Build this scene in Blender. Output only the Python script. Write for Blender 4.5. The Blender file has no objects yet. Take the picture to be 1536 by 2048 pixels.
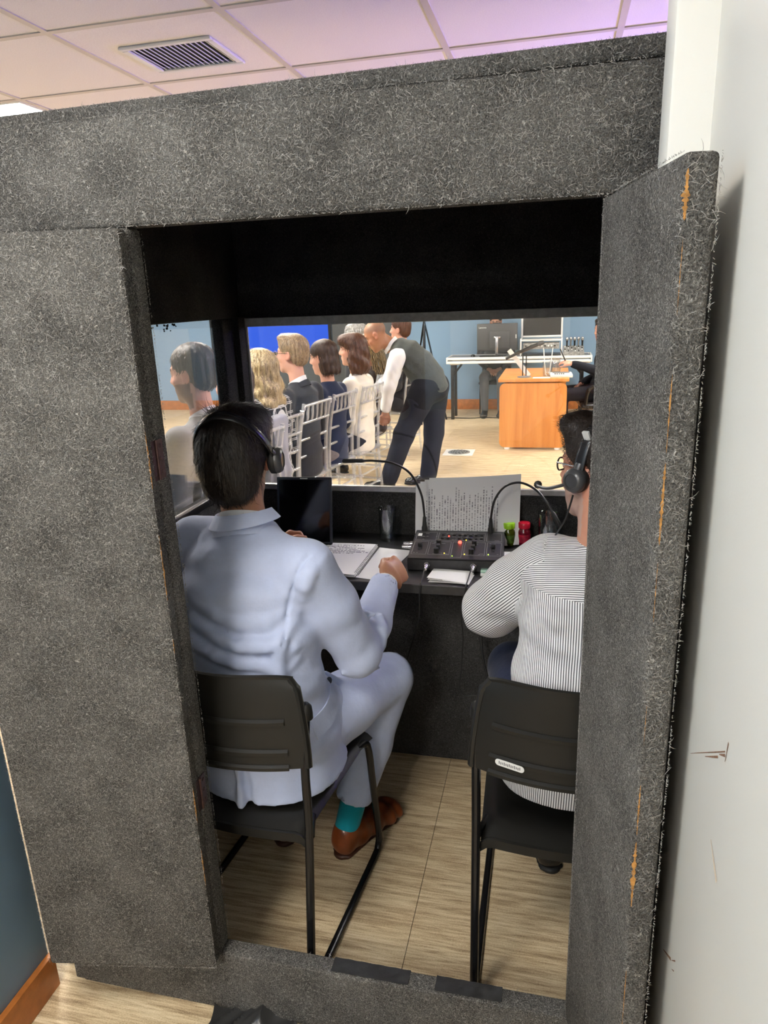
import bpy, bmesh, math, random
import numpy as np
from mathutils import Vector, Matrix, Quaternion

random.seed(7)
RNG = np.random.default_rng(7)
C = bpy.context.scene.collection
SC = bpy.context.scene
R_ = math.radians

# ------------------------------------------------------------------ camera
# camera axes solved from the vanishing points of the room (f = 1431 px at 1536x2048)
CAMX = Vector((0.97309, 0.22822, -0.03696)); CAMY = Vector((0.03091, -0.28674, -0.95764)); CAMZ = Vector((-0.22918, 0.93044, -0.28585))
_y = Vector((351, -441, 1431)).normalized()
_z = Vector((-185, -4794, -1431)); _z = (_z - _y * _z.dot(_y)).normalized(); _x = _y.cross(_z)
cam = bpy.data.cameras.new('camera'); cam_o = bpy.data.objects.new('camera', cam); C.objects.link(cam_o)
cam.sensor_fit = 'AUTO'; cam.sensor_width = 36.0; cam.lens = 1431 / 2048 * 36.0
cam.clip_start = 0.02; cam.clip_end = 100
M4 = Matrix(((_x[0], -_x[1], -_x[2], 0.0), (_y[0], -_y[1], -_y[2], 0.0), (_z[0], -_z[1], -_z[2], 1.65), (0, 0, 0, 1)))
cam_o.matrix_world = M4
SC.camera = cam_o

# ------------------------------------------------------------------ world, exposure
w = bpy.data.worlds.new('world'); SC.world = w; w.use_nodes = True
w.node_tree.nodes['Background'].inputs[0].default_value = (0.6, 0.65, 0.7, 1)
w.node_tree.nodes['Background'].inputs[1].default_value = 0.05
SC.view_settings.view_transform = 'Standard'; SC.view_settings.look = 'None'
SC.view_settings.exposure = 0.0; SC.view_settings.gamma = 1.0; SC.view_settings.use_curve_mapping = False
PANEL_WARM = (1.0, 0.945, 0.87)
PANEL_POWER_CORRIDOR = 40.0      # emission strength of the assumed ceiling panels behind the camera
PANEL_POWER_ROOM = 96.0          # emission strength of the ceiling panels in the conference room
VIOLET_POWER = 480.0              # assumed LED wash light, added out of view in the conference room

SC.cycles.adaptive_threshold = 0.03; SC.cycles.max_bounces = 6; SC.cycles.diffuse_bounces = 3; SC.cycles.glossy_bounces = 3; SC.cycles.transmission_bounces = 4; SC.cycles.transparent_max_bounces = 12

# ------------------------------------------------------------------ material helpers
MATS = {}
class NT:
    def __init__(s, m): s.t = m.node_tree; s.n = s.t.nodes; s.l = s.t.links
    def add(s, typ, **kw):
        n = s.n.new(typ)
        for k, v in kw.items():
            if k.startswith('i_'):
                key = k[2:]; key = int(key) if key.isdigit() else key.replace('_', ' ')
                s.put(n, key, v)
            else: setattr(n, k, v)
        return n
    def put(s, n, key, v):
        if isinstance(v, bpy.types.NodeSocket): s.l.new(v, n.inputs[key])
        else: n.inputs[key].default_value = v
    def math(s, op, a, b=None, c=None, clamp=False):
        n = s.n.new('ShaderNodeMath'); n.operation = op; n.use_clamp = clamp
        for i, v in enumerate((a, b, c)):
            if v is not None: s.put(n, i, v)
        return n.outputs[0]
    def mix(s, f, a, b, mode='MIX'):
        n = s.n.new('ShaderNodeMix'); n.data_type = 'RGBA'; n.blend_type = mode
        s.put(n, 0, f); s.put(n, 6, a if not isinstance(a, tuple) else c4(a)); s.put(n, 7, b if not isinstance(b, tuple) else c4(b))
        return n.outputs[2]
    def ramp(s, f, pts):
        n = s.n.new('ShaderNodeValToRGB'); e = n.color_ramp.elements
        while len(e) < len(pts): e.new(0.5)
        for x, (p, col) in zip(e, pts): x.position = p; x.color = c4(col) if isinstance(col, tuple) else (col, col, col, 1)
        s.l.new(f, n.inputs[0]); return n.outputs[0]
    def coord(s, scale=(1, 1, 1), kind='Object', loc=(0, 0, 0), rot=(0, 0, 0)):
        tc = s.n.new('ShaderNodeTexCoord'); mp = s.n.new('ShaderNodeMapping')
        mp.inputs['Scale'].default_value = scale; mp.inputs['Location'].default_value = loc; mp.inputs['Rotation'].default_value = rot
        s.l.new(tc.outputs[kind], mp.inputs[0]); return mp.outputs[0]
    def noise(s, vec, scale, detail=2, rough=0.5, dist=0.0):
        return s.add('ShaderNodeTexNoise', i_Vector=vec, i_Scale=scale, i_Detail=detail, i_Roughness=rough, i_Distortion=dist).outputs[0]
    def bump(s, h, strength=0.3, dist=0.002):
        return s.add('ShaderNodeBump', i_Height=h, i_Strength=strength, i_Distance=dist).outputs[0]
def c4(c): return (c[0], c[1], c[2], 1.0)
def srgb(r, g, b):
    f = lambda v: (v / 255 / 12.92) if v / 255 <= 0.04045 else ((v / 255 + 0.055) / 1.055) ** 2.4
    return (f(r), f(g), f(b))
def new_mat(name):
    m = bpy.data.materials.new(name); m.use_nodes = True; MATS[name] = m
    return m, NT(m), m.node_tree.nodes['Principled BSDF']
def mat(name, col, rough=0.5, metal=0.0, noise=None, bump=None, spec=0.5, sheen=0.0, emit=None, coat=0.0, kind='Object'):
    """plain principled material; noise=(scale, amount) varies the colour, bump=(scale, strength, dist)"""
    m, t, p = new_mat(name)
    p.inputs['Base Color'].default_value = c4(col); p.inputs['Roughness'].default_value = rough
    p.inputs['Metallic'].default_value = metal; p.inputs['Specular IOR Level'].default_value = spec
    if sheen: p.inputs['Sheen Weight'].default_value = sheen; p.inputs['Sheen Roughness'].default_value = 0.5
    if coat: p.inputs['Coat Weight'].default_value = coat
    if emit: p.inputs['Emission Color'].default_value = c4(emit[0]); p.inputs['Emission Strength'].default_value = emit[1]
    if noise or bump: v = t.coord(kind=kind)
    if noise:
        n = t.noise(v, noise[0], 4, 0.6)
        a = tuple(x * (1 - noise[1]) for x in col); b = tuple(min(1, x * (1 + noise[1])) for x in col)
        t.put(p, 'Base Color', t.ramp(n, [(0.3, a), (0.7, b)]))
    if bump: t.put(p, 'Normal', t.bump(t.noise(v, bump[0], 3, 0.6), bump[1], bump[2]))
    return m

def felt_mat(name, dark, mid, light):
    """grey needle felt: curly fibre network out of ridged noise"""
    m, t, p = new_mat(name)
    v = t.coord()
    wn = t.add('ShaderNodeTexNoise', i_Vector=v, i_Scale=120.0, i_Detail=0.0)
    wob = t.add('ShaderNodeVectorMath', operation='MULTIPLY_ADD'); t.l.new(wn.outputs['Color'], wob.inputs[0]); wob.inputs[1].default_value = (0.017, 0.017, 0.017); t.l.new(v, wob.inputs[2])
    lines = None
    for i, (sc, wd, off) in enumerate(((190, 0.042, 0.0), (250, 0.045, 3.1), (150, 0.032, 7.7))):
        sh = t.add('ShaderNodeVectorMath', operation='ADD'); t.l.new(wob.outputs[0], sh.inputs[0]); sh.inputs[1].default_value = (off, off * 0.7, -off)
        n = t.noise(sh.outputs[0], sc, 0.0, 0.5)
        rd = t.math('ABSOLUTE', t.math('SUBTRACT', n, 0.5))
        ln = t.math('SUBTRACT', 1.0, t.math('DIVIDE', rd, wd), clamp=True)
        lines = ln if lines is None else t.math('MAXIMUM', lines, ln)
    grain = t.noise(v, 420, 1.0, 0.75)
    blot = t.noise(v, 9, 1.0, 0.6)
    h = t.math('ADD', t.math('MULTIPLY', lines, 0.42), t.math('MULTIPLY', grain, 0.78))
    h2 = t.math('ADD', h, t.math('MULTIPLY', t.math('SUBTRACT', blot, 0.5), 0.30))
    t.put(p, 'Base Color', t.ramp(h2, [(0.22, dark), (0.5, mid), (0.98, light)]))
    t.put(p, 'Normal', t.bump(h, 0.9, 0.004))
    p.inputs['Roughness'].default_value = 0.95; p.inputs['Specular IOR Level'].default_value = 0.1
    return m

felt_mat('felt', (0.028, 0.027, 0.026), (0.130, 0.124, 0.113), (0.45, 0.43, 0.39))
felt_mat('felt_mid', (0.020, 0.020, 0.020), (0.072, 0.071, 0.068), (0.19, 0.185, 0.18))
felt_mat('felt_shaded', (0.007, 0.007, 0.007), (0.029, 0.029, 0.028), (0.085, 0.085, 0.083))  # shaded copy of the felt: the unlit upper interior is darkened by colour
mat('fibre', (0.30, 0.285, 0.26), 0.9)
mat('fibre_dark', (0.06, 0.06, 0.058), 0.9)
mat('bare_wood', srgb(168, 120, 60), 0.75, noise=(90, 0.6))
mat('worn_tape', srgb(46, 46, 46), 0.45, noise=(40, 0.35), bump=(60, 0.3, 0.002))
mat('hinge_metal', srgb(84, 62, 60), 0.45, 0.6, noise=(70, 0.3))
mat('paint_white', (0.70, 0.68, 0.615), 0.55, bump=(220, 0.12, 0.001))
mat('paint_blue', (0.21, 0.34, 0.50), 0.6, bump=(160, 0.1, 0.001))
mat('scuff', srgb(128, 96, 74), 0.8, noise=(300, 0.5))
mat('scuff_pale', srgb(205, 188, 165), 0.8, noise=(100, 0.1))
mat('base_wood', srgb(176, 106, 48), 0.45, noise=(18, 0.25))
mat('white_plastic', (0.78, 0.78, 0.76), 0.4)
mat('sticker', (0.72, 0.72, 0.70), 0.5)
mat('black_plastic', (0.012, 0.0115, 0.010), 0.42, spec=0.32, bump=(700, 0.15, 0.0006))
mat('black_satin', (0.012, 0.012, 0.013), 0.3)
mat('black_tube', (0.013, 0.013, 0.014), 0.22, 0.3)
mat('black_rubber', (0.012, 0.012, 0.012), 0.6)
mat('dark_grey', (0.05, 0.05, 0.053), 0.45)
mat('mid_grey', (0.16, 0.16, 0.165), 0.4)
mat('grey_alu', (0.40, 0.40, 0.39), 0.38, 0.7, noise=(30, 0.15))
mat('trim_grey', (0.21, 0.205, 0.19), 0.6, noise=(40, 0.2))
mat('chrome', (0.7, 0.7, 0.7), 0.15, 1.0)
mat('silver', (0.55, 0.55, 0.56), 0.25, 0.9)
mat('ink', (0.03, 0.03, 0.04), 0.8)
mat('print_white', (0.62, 0.62, 0.62), 0.6)
mat('void', (0.004, 0.004, 0.005), 0.9)

def glass_mat(name, tint, gloss=0.0, rough=0.0, ior=1.5, haze=0.0):
    """thin sheet glass: clear transmission plus Fresnel mirror"""
    m, t, p = new_mat(name); t.n.remove(p)
    out = t.n['Material Output']
    tr = t.add('ShaderNodeBsdfTransparent', i_Color=c4(tint)); gl = t.add('ShaderNodeBsdfGlossy', i_Roughness=rough)
    gm = t.add('ShaderNodeNewGeometry'); io = t.math('ADD', t.math('MULTIPLY', gm.outputs['Backfacing'], 1.0 / ior - ior), ior); fr = t.add('ShaderNodeFresnel', i_IOR=io)
    f = t.math('ADD', fr.outputs[0], gloss, clamp=True)
    mx = t.add('ShaderNodeMixShader'); t.l.new(f, mx.inputs[0]); t.l.new(tr.outputs[0], mx.inputs[1]); t.l.new(gl.outputs[0], mx.inputs[2])
    last = mx
    if haze:
        df = t.add('ShaderNodeBsdfDiffuse', i_Color=(0.8, 0.8, 0.8, 1)); m2 = t.add('ShaderNodeMixShader', i_0=haze)
        t.l.new(mx.outputs[0], m2.inputs[1]); t.l.new(df.outputs[0], m2.inputs[2]); last = m2
    t.l.new(last.outputs[0], out.inputs[0]); return m
glass_mat('pane', (0.97, 0.985, 0.98), 0.0)
glass_mat('pane_side', (0.985, 0.985, 0.99), 0.03)
glass_mat('tumbler', (0.95, 0.97, 0.97), 0.10, 0.03)
glass_mat('water', (0.90, 0.93, 0.93), 0.07, 0.05, ior=1.33)
glass_mat('acrylic', (0.92, 0.93, 0.95), 0.12, 0.12, haze=0.26)

def floor_mat():
    m, t, p = new_mat('floor_vinyl')
    v = t.coord(scale=(3.6, 58, 1)); n1 = t.noise(v, 1.0, 4, 0.6, 0.4)
    v2 = t.coord(scale=(14, 210, 1)); n2 = t.noise(v2, 1.0, 3, 0.6)
    v3 = t.coord(scale=(240, 520, 1)); n3 = t.noise(v3, 1.0, 2, 0.6)
    h = t.math('ADD', t.math('ADD', t.math('MULTIPLY', n1, 0.42), t.math('MULTIPLY', n2, 0.33)), t.math('MULTIPLY', n3, 0.25))
    t.put(p, 'Base Color', t.ramp(h, [(0.36, srgb(128, 106, 80)), (0.46, srgb(178, 155, 122)), (0.54, srgb(208, 188, 153)), (0.64, srgb(226, 210, 180))]))
    p.inputs['Roughness'].default_value = 0.5; p.inputs['Specular IOR Level'].default_value = 0.35
    t.put(p, 'Normal', t.bump(n3, 0.08, 0.001)); return m
floor_mat()

def tile_mat():
    m, t, p = new_mat('ceiling_tile')
    v = t.coord(); n = t.noise(v, 260, 3, 0.7)
    t.put(p, 'Base Color', t.ramp(n, [(0.35, (0.82, 0.77, 0.74)), (0.6, (0.92, 0.88, 0.85))]))
    t.put(p, 'Normal', t.bump(n, 0.15, 0.001)); p.inputs['Roughness'].default_value = 0.9
    return m
tile_mat(); mat('tile_grid', (0.62, 0.57, 0.50), 0.5)

def wood_mat(name, a, b, sc=(1, 1, 1), rough=0.4):
    m, t, p = new_mat(name); v = t.coord(scale=sc)
    n = t.noise(v, 1.0, 4, 0.6, 0.6)
    t.put(p, 'Base Color', t.ramp(n, [(0.3, a), (0.7, b)])); p.inputs['Roughness'].default_value = rough
    return m
wood_mat('desk_wood', srgb(196, 120, 50), srgb(222, 152, 80), (14, 14, 0.9))

def cloth_mat(name, col, var=0.12, rough=0.85, weave=1400, sheen=0.10, bumpk=0.25, scale2=14):
    m, t, p = new_mat(name); v = t.coord()
    n = t.noise(v, weave, 2, 0.6); n2 = t.noise(v, scale2, 3, 0.6)
    f = t.math('ADD', t.math('MULTIPLY', n, 0.5), t.math('MULTIPLY', n2, 0.5))
    a = tuple(x * (1 - var) for x in col); b = tuple(min(1, x * (1 + var)) for x in col)
    t.put(p, 'Base Color', t.ramp(f, [(0.35, a), (0.65, b)])); p.inputs['Roughness'].default_value = rough
    p.inputs['Sheen Weight'].default_value = sheen; p.inputs['Specular IOR Level'].default_value = 0.2
    t.put(p, 'Normal', t.bump(n2, bumpk, 0.012)); return m
cloth_mat('suit_blue', srgb(186, 197, 226), 0.05, scale2=26, bumpk=0.16, sheen=0.15)
cloth_mat('shirt_white', (0.80, 0.80, 0.81), 0.04)
cloth_mat('sock_teal', srgb(20, 142, 158), 0.1)
cloth_mat('navy', (0.016, 0.024, 0.055)); cloth_mat('charcoal', (0.028, 0.030, 0.036)); cloth_mat('grey_suit', (0.20, 0.21, 0.22))
cloth_mat('vest_grey', (0.062, 0.070, 0.066), scale2=20, bumpk=0.5); cloth_mat('black_cloth', (0.011, 0.012, 0.018), 0.04, weave=200, sheen=0.0); cloth_mat('brown_dark', (0.035, 0.022, 0.018))
cloth_mat('cream', (0.78, 0.73, 0.62)); cloth_mat('skirt_grey', (0.16, 0.14, 0.14), 0.35, weave=300); cloth_mat('light_grey_cloth', (0.30, 0.30, 0.33)); cloth_mat('denim', (0.03, 0.06, 0.17))
cloth_mat('slate_cloth', (0.07, 0.075, 0.085))
mat('leather_brown', srgb(112, 56, 26), 0.32, noise=(30, 0.25)); mat('sole_brown', srgb(60, 30, 16), 0.5); mat('leather_black', (0.012, 0.011, 0.011), 0.25)
def skin_mat(name):
    m, t, p = new_mat(name)
    a = t.add('ShaderNodeVertexColor', layer_name='Col'); v = t.coord(); n = t.noise(v, 60, 3, 0.6)
    t.put(p, 'Base Color', t.mix(0.12, a.outputs[0], t.ramp(n, [(0.3, (0.35, 0.12, 0.08)), (0.7, (0.9, 0.7, 0.55))]), 'SOFT_LIGHT'))
    p.inputs['Roughness'].default_value = 0.5; p.inputs['Subsurface Weight'].default_value = 0.08
    p.inputs['Subsurface Radius'].default_value = (0.01, 0.004, 0.002); t.put(p, 'Normal', t.bump(t.noise(v, 320, 2, 0.6), 0.08, 0.001)); return m
skin_mat('skin')
def hair_mat(name, col, light=None):
    m, t, p = new_mat(name); v = t.coord(scale=(210, 210, 26)); n = t.noise(v, 1.0, 3, 0.6, 0.5)
    t.put(p, 'Base Color', t.ramp(n, [(0.32, tuple(x * 0.45 for x in col)), (0.7, light or tuple(min(1, x * 1.7) for x in col))]))
    p.inputs['Roughness'].default_value = 0.42; t.put(p, 'Normal', t.bump(n, 0.6, 0.004)); return m
hair_mat('hair_black', (0.012, 0.009, 0.0075), (0.032, 0.022, 0.016)); hair_mat('hair_brown', (0.045, 0.022, 0.013)); hair_mat('hair_auburn', (0.085, 0.032, 0.016))
hair_mat('hair_sandy', (0.24, 0.15, 0.075), (0.46, 0.32, 0.18)); hair_mat('hair_blond', (0.36, 0.24, 0.10), (0.75, 0.58, 0.32)); hair_mat('hair_grey', (0.22, 0.21, 0.20), (0.5, 0.49, 0.47))
hair_mat('hair_dark_brown', (0.022, 0.014, 0.010))
hair_mat('braid_dark', (0.045, 0.03, 0.018), (0.26, 0.17, 0.07))
def plaid_mat():
    m, t, p = new_mat('plaid'); tc = t.n.new('ShaderNodeTexCoord'); sp = t.add('ShaderNodeSeparateXYZ'); t.l.new(tc.outputs['Object'], sp.inputs[0])
    ln = None
    for o in (0, 1, 2):
        for off in (0.0, 0.16):
            fr = t.math('FRACT', t.math('ADD', t.math('MULTIPLY', sp.outputs[o], 17.0), off))
            l = t.math('LESS_THAN', fr, 0.07 if o else 0.05)
            ln = l if ln is None else t.math('MAXIMUM', ln, l)
    t.put(p, 'Base Color', t.mix(ln, (0.012, 0.012, 0.014), (0.6, 0.6, 0.58))); p.inputs['Roughness'].default_value = 0.9; return m
plaid_mat()
def stripe_mat():
    m, t, p = new_mat('shirt_stripe')
    a = t.add('ShaderNodeAttribute', attribute_name='stripe').outputs['Fac']; b = t.add('ShaderNodeAttribute', attribute_name='sleeve_stripe').outputs['Fac']
    k = t.add('ShaderNodeAttribute', attribute_name='sleeve').outputs['Fac']
    tc = t.n.new('ShaderNodeTexCoord'); sp = t.add('ShaderNodeSeparateXYZ'); t.l.new(tc.outputs['Object'], sp.inputs[0])
    yoke = t.math('GREATER_THAN', t.math('ADD', sp.outputs[2], t.math('MULTIPLY', sp.outputs[0], 0.06)), 0.985)
    ks = t.math('GREATER_THAN', k, 0.5)
    zz = t.math('ADD', sp.outputs[2], t.math('MULTIPLY', sp.outputs[1], 0.55))
    body = t.math('ADD', t.math('MULTIPLY', a, t.math('SUBTRACT', 1.0, yoke)), t.math('MULTIPLY', zz, yoke))
    s = t.math('ADD', t.math('MULTIPLY', body, t.math('SUBTRACT', 1.0, ks)), t.math('MULTIPLY', b, ks))
    fr = t.math('FRACT', t.math('MULTIPLY', s, 180.0)); l = t.math('LESS_THAN', fr, 0.36)
    t.put(p, 'Base Color', t.mix(l, (0.80, 0.80, 0.80), (0.045, 0.045, 0.055))); p.inputs['Roughness'].default_value = 0.85
    n2 = t.noise(t.coord(), 16, 3, 0.6); t.put(p, 'Normal', t.bump(n2, 0.2, 0.012)); return m
stripe_mat()
def paper_mat(name, ink=(0.06, 0.06, 0.09), axis=0, pitch=90.0, amount=0.45, wscale=260, x0=-9, x1=9, y0=-9, y1=9):
    """paper with rows of illegible writing; rows run along `axis` of the object"""
    m, t, p = new_mat(name); tc = t.n.new('ShaderNodeTexCoord'); sp = t.add('ShaderNodeSeparateXYZ'); t.l.new(tc.outputs['UV'], sp.inputs[0])
    u, v = (sp.outputs[0], sp.outputs[1]) if axis == 0 else (sp.outputs[1], sp.outputs[0])
    row = t.math('FRACT', t.math('MULTIPLY', v, pitch)); inrow = t.math('LESS_THAN', row, 0.42)
    rid = t.math('FLOOR', t.math('MULTIPLY', v, pitch))
    cb = t.add('ShaderNodeCombineXYZ'); t.l.new(t.math('MULTIPLY', u, wscale), cb.inputs[0]); t.l.new(t.math('MULTIPLY', rid, 7.31), cb.inputs[1])
    wn = t.noise(cb.outputs[0], 1.0, 2, 0.6)
    t1 = t.math('MULTIPLY', inrow, t.math('GREATER_THAN', wn, 1 - amount))
    cb2 = t.add('ShaderNodeCombineXYZ'); t.l.new(t.math('MULTIPLY', rid, 3.7), cb2.inputs[0])
    ln = t.math('GREATER_THAN', t.math('ADD', 0.35, t.math('MULTIPLY', t.noise(cb2.outputs[0], 1.0, 0), 0.9)), u)
    for s_, lo, hi in ((u, x0, x1), (v, y0, y1)):
        t1 = t.math('MULTIPLY', t1, t.math('MULTIPLY', t.math('GREATER_THAN', s_, lo), t.math('LESS_THAN', s_, hi)))
    t1 = t.math('MULTIPLY', t1, ln)
    t.put(p, 'Base Color', t.mix(t1, (0.80, 0.80, 0.80), ink)); p.inputs['Roughness'].default_value = 0.75; return m
paper_mat('paper_script', ink=(0.22, 0.22, 0.24), axis=1, pitch=34, amount=0.50, wscale=85, x0=0.14, x1=0.92, y0=0.12, y1=0.9)
paper_mat('paper_notes', ink=(0.10, 0.10, 0.14), axis=0, pitch=22, amount=0.53, wscale=34, x0=0.05, x1=0.95, y0=0.62, y1=0.96)
mat('paper_plain', (0.80, 0.80, 0.79), 0.75)
def screen_mat():
    m, t, p = new_mat('blue_screen'); v = t.coord(); gr = t.add('ShaderNodeTexGradient', gradient_type='SPHERICAL', i_Vector=t.coord(scale=(1.0, 0.0, 1.3), loc=(-0.35, 0, 0.25)))
    col = t.ramp(gr.outputs[0], [(0.1, (0.001, 0.085, 0.72)), (0.85, (0.0, 0.24, 0.92))])
    p.inputs['Base Color'].default_value = (0.01, 0.01, 0.02, 1); t.put(p, 'Emission Color', col); p.inputs['Emission Strength'].default_value = 1.15
    p.inputs['Roughness'].default_value = 0.3
screen_mat()

# ------------------------------------------------------------------ mesh helpers
class MB:
    """collects geometry for ONE mesh object"""
    def __init__(s): s.v = []; s.f = []; s.m = []; s.uv = None
    def raw(s, vs, fs, mi=0):
        o = len(s.v); s.v += [tuple(v) for v in vs]; s.f += [tuple(i + o for i in f) for f in fs]; s.m += [mi] * len(fs); return s
    def bm(s, b, mi=0):
        b.verts.ensure_lookup_table(); b.verts.index_update()
        return s.raw([v.co[:] for v in b.verts], [[v.index for v in f.verts] for f in b.faces], mi)
    def box(s, lo, hi, bev=0.0, seg=2, mat4=None, mi=0):
        b = bmesh.new(); bmesh.ops.create_cube(b, size=1.0)
        c = [(l + h) / 2 for l, h in zip(lo, hi)]; d = [h - l for l, h in zip(lo, hi)]
        for v in b.verts: v.co = Vector((v.co[i] * d[i] + c[i] for i in range(3)))
        if bev > 0: bmesh.ops.bevel(b, geom=list(b.edges), offset=min(bev, min(d) * 0.49), segments=seg, affect='EDGES', profile=0.5)
        if mat4 is not None: bmesh.ops.transform(b, matrix=mat4, verts=b.verts)
        s.bm(b, mi); b.free(); return s
    def tube(s, pts, r, n=8, caps=True, mi=0, flat=1.0, up=None):
        pts = [Vector(p) for p in pts]; k = len(pts); rs = r if isinstance(r, (list, tuple)) else [r] * k
        vs = []; fs = []; prev = None
        for i, p in enumerate(pts):
            d = (pts[min(i + 1, k - 1)] - pts[max(i - 1, 0)]); d = d.normalized() if d.length > 1e-9 else Vector((0, 0, 1))
            if prev is None:
                a = Vector(up) if up is not None else (Vector((0, 0, 1)) if abs(d.z) < 0.9 else Vector((1, 0, 0)))
            else: a = prev
            a = (a - d * a.dot(d)).normalized(); prev = a; b = d.cross(a)
            for j in range(n):
                t = 2 * math.pi * j / n; vs.append(p + a * (rs[i] * flat * math.cos(t)) + b * (rs[i] * math.sin(t)))
        for i in range(k - 1):
            for j in range(n):
                fs.append((i * n + j, i * n + (j + 1) % n, (i + 1) * n + (j + 1) % n, (i + 1) * n + j))
        if caps: fs.append(tuple(range(n - 1, -1, -1))); fs.append(tuple((k - 1) * n + j for j in range(n)))
        return s.raw(vs, fs, mi)
    def lathe(s, prof, n=20, mat4=None, mi=0, close=True):
        """profile [(r,z)] turned about z"""
        vs = []; fs = []; k = len(prof)
        for r, z in prof:
            for j in range(n):
                t = 2 * math.pi * j / n; p = Vector((r * math.cos(t), r * math.sin(t), z)); vs.append(mat4 @ p if mat4 is not None else p)
        for i in range(k - 1):
            for j in range(n): fs.append((i * n + j, i * n + (j + 1) % n, (i + 1) * n + (j + 1) % n, (i + 1) * n + j))
        if close: fs.append(tuple(range(n - 1, -1, -1))); fs.append(tuple((k - 1) * n + j for j in range(n)))
        return s.raw(vs, fs, mi)
    def prism(s, poly, z0, z1, mat4=None, mi=0):
        n = len(poly); vs = [Vector((x, y, z0)) for x, y in poly] + [Vector((x, y, z1)) for x, y in poly]
        if mat4 is not None: vs = [mat4 @ v for v in vs]
        fs = [tuple(range(n - 1, -1, -1)), tuple(range(n, 2 * n))] + [(i, (i + 1) % n, n + (i + 1) % n, n + i) for i in range(n)]
        return s.raw(vs, fs, mi)
    def grid(s, fn, nu, nv, thick=0.0, mi=0, uv=False):
        """surface fn(u,v)->(p, normal) or p; with thickness a closed slab"""
        P = [[Vector(fn(i / nu, j / nv)) for j in range(nv + 1)] for i in range(nu + 1)]
        idx = lambda i, j: i * (nv + 1) + j
        top = [P[i][j] for i in range(nu + 1) for j in range(nv + 1)]
        fs = [(idx(i, j), idx(i + 1, j), idx(i + 1, j + 1), idx(i, j + 1)) for i in range(nu) for j in range(nv)]
        if thick:
            N = []
            for i in range(nu + 1):
                for j in range(nv + 1):
                    du = P[min(i + 1, nu)][j] - P[max(i - 1, 0)][j]; dv = P[i][min(j + 1, nv)] - P[i][max(j - 1, 0)]
                    nn = du.cross(dv); N.append(nn.normalized() if nn.length > 1e-12 else Vector((0, 0, 1)))
            o = len(top); bot = [p - n * thick for p, n in zip(top, N)]
            fs2 = [tuple(o + q for q in reversed(f)) for f in fs]
            rim = [idx(i, 0) for i in range(nu + 1)] + [idx(nu, j) for j in range(1, nv + 1)] + [idx(i, nv) for i in range(nu - 1, -1, -1)] + [idx(0, j) for j in range(nv - 1, 0, -1)]
            side = [(rim[q], o + rim[q], o + rim[(q + 1) % len(rim)], rim[(q + 1) % len(rim)]) for q in range(len(rim))]
            side = [tuple(reversed(f)) for f in side]
            s.raw(top + bot, fs + fs2 + side, mi)
            if uv: s.uv = [(i / nu, j / nv) for i in range(nu + 1) for j in range(nv + 1)] * 2
        else:
            s.raw(top, fs, mi)
            if uv: s.uv = [(i / nu, j / nv) for i in range(nu + 1) for j in range(nv + 1)]
        return s
    def mesh(s, name, mats, smooth=35):
        me = bpy.data.meshes.new(name); me.from_pydata(s.v, [], s.f)
        for m in (mats if isinstance(mats, (list, tuple)) else [mats]): me.materials.append(MATS[m])
        if max(s.m, default=0): me.polygons.foreach_set('material_index', s.m)
        if s.uv and len(s.uv) == len(s.v):
            ul = me.uv_layers.new(name='UVMap'); li = np.empty(len(me.loops), dtype=np.int32); me.loops.foreach_get('vertex_index', li)
            ul.data.foreach_set('uv', np.array(s.uv, dtype=np.float32)[li].ravel())
        me.validate(); me.update()
        if smooth: 
            me.polygons.foreach_set('use_smooth', [True] * len(me.polygons)); me.set_sharp_from_angle(angle=R_(smooth))
        return me
    def build(s, name, mats, parent=None, smooth=35, loc=None):
        return link(name, s.mesh(name, mats, smooth), parent, loc)
def link(name, me, parent=None, loc=None):
    o = bpy.data.objects.new(name, me); C.objects.link(o)
    if parent is not None: o.parent = parent
    if loc is not None: o.location = loc
    return o
def tag(o, label=None, cat=None, group=None, kind=None):
    if label: o['label'] = label
    if cat: o['category'] = cat
    if group: o['group'] = group
    if kind: o['kind'] = kind
    return o
def thing(name, label, cat, loc=(0, 0, 0), rz=0.0, group=None):
    o = bpy.data.objects.new(name, None); C.objects.link(o); o.location = loc; o.rotation_euler = (0, 0, rz); o.empty_display_size = 0.05
    return tag(o, label, cat, group)
def copy_tree(o, parent=None):
    c = o.copy(); C.objects.link(c)
    if parent is not None: c.parent = parent
    for ch in o.children: copy_tree(ch, c)
    return c
def txt(name, body, size, m, parent, loc, rot, bold=False):
    cu = bpy.data.curves.new(name, 'FONT'); cu.body = body; cu.size = size; cu.align_x = 'CENTER'; cu.align_y = 'CENTER'; cu.extrude = 0.0002
    if bold: cu.offset = size * 0.02
    tmp = bpy.data.objects.new(name, cu); C.objects.link(tmp); dg = bpy.context.evaluated_depsgraph_get(); dg.update()
    me = bpy.data.meshes.new_from_object(tmp.evaluated_get(dg)); bpy.data.objects.remove(tmp); me.materials.clear(); me.materials.append(MATS[m])
    o = link(name, me, parent, loc); o.rotation_euler = rot; return o
def rotm(axis, deg, about=(0, 0, 0)):
    a = Matrix.Translation(Vector(about)); return a @ Matrix.Rotation(R_(deg), 4, axis) @ a.inverted()
def bez(pts, n=6):
    """Catmull-Rom through pts"""
    P = [Vector(p) for p in pts]; P = [P[0] * 2 - P[1]] + P + [P[-1] * 2 - P[-2]]; out = []
    for i in range(1, len(P) - 2):
        a, b, c, d = P[i - 1:i + 3]
        for k in range(n):
            t = k / n; out.append(0.5 * ((2 * b) + (c - a) * t + (2 * a - 5 * b + 4 * c - d) * t * t + (3 * b - a - 3 * c + d) * t ** 3))
    out.append(P[-2]); return out

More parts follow.
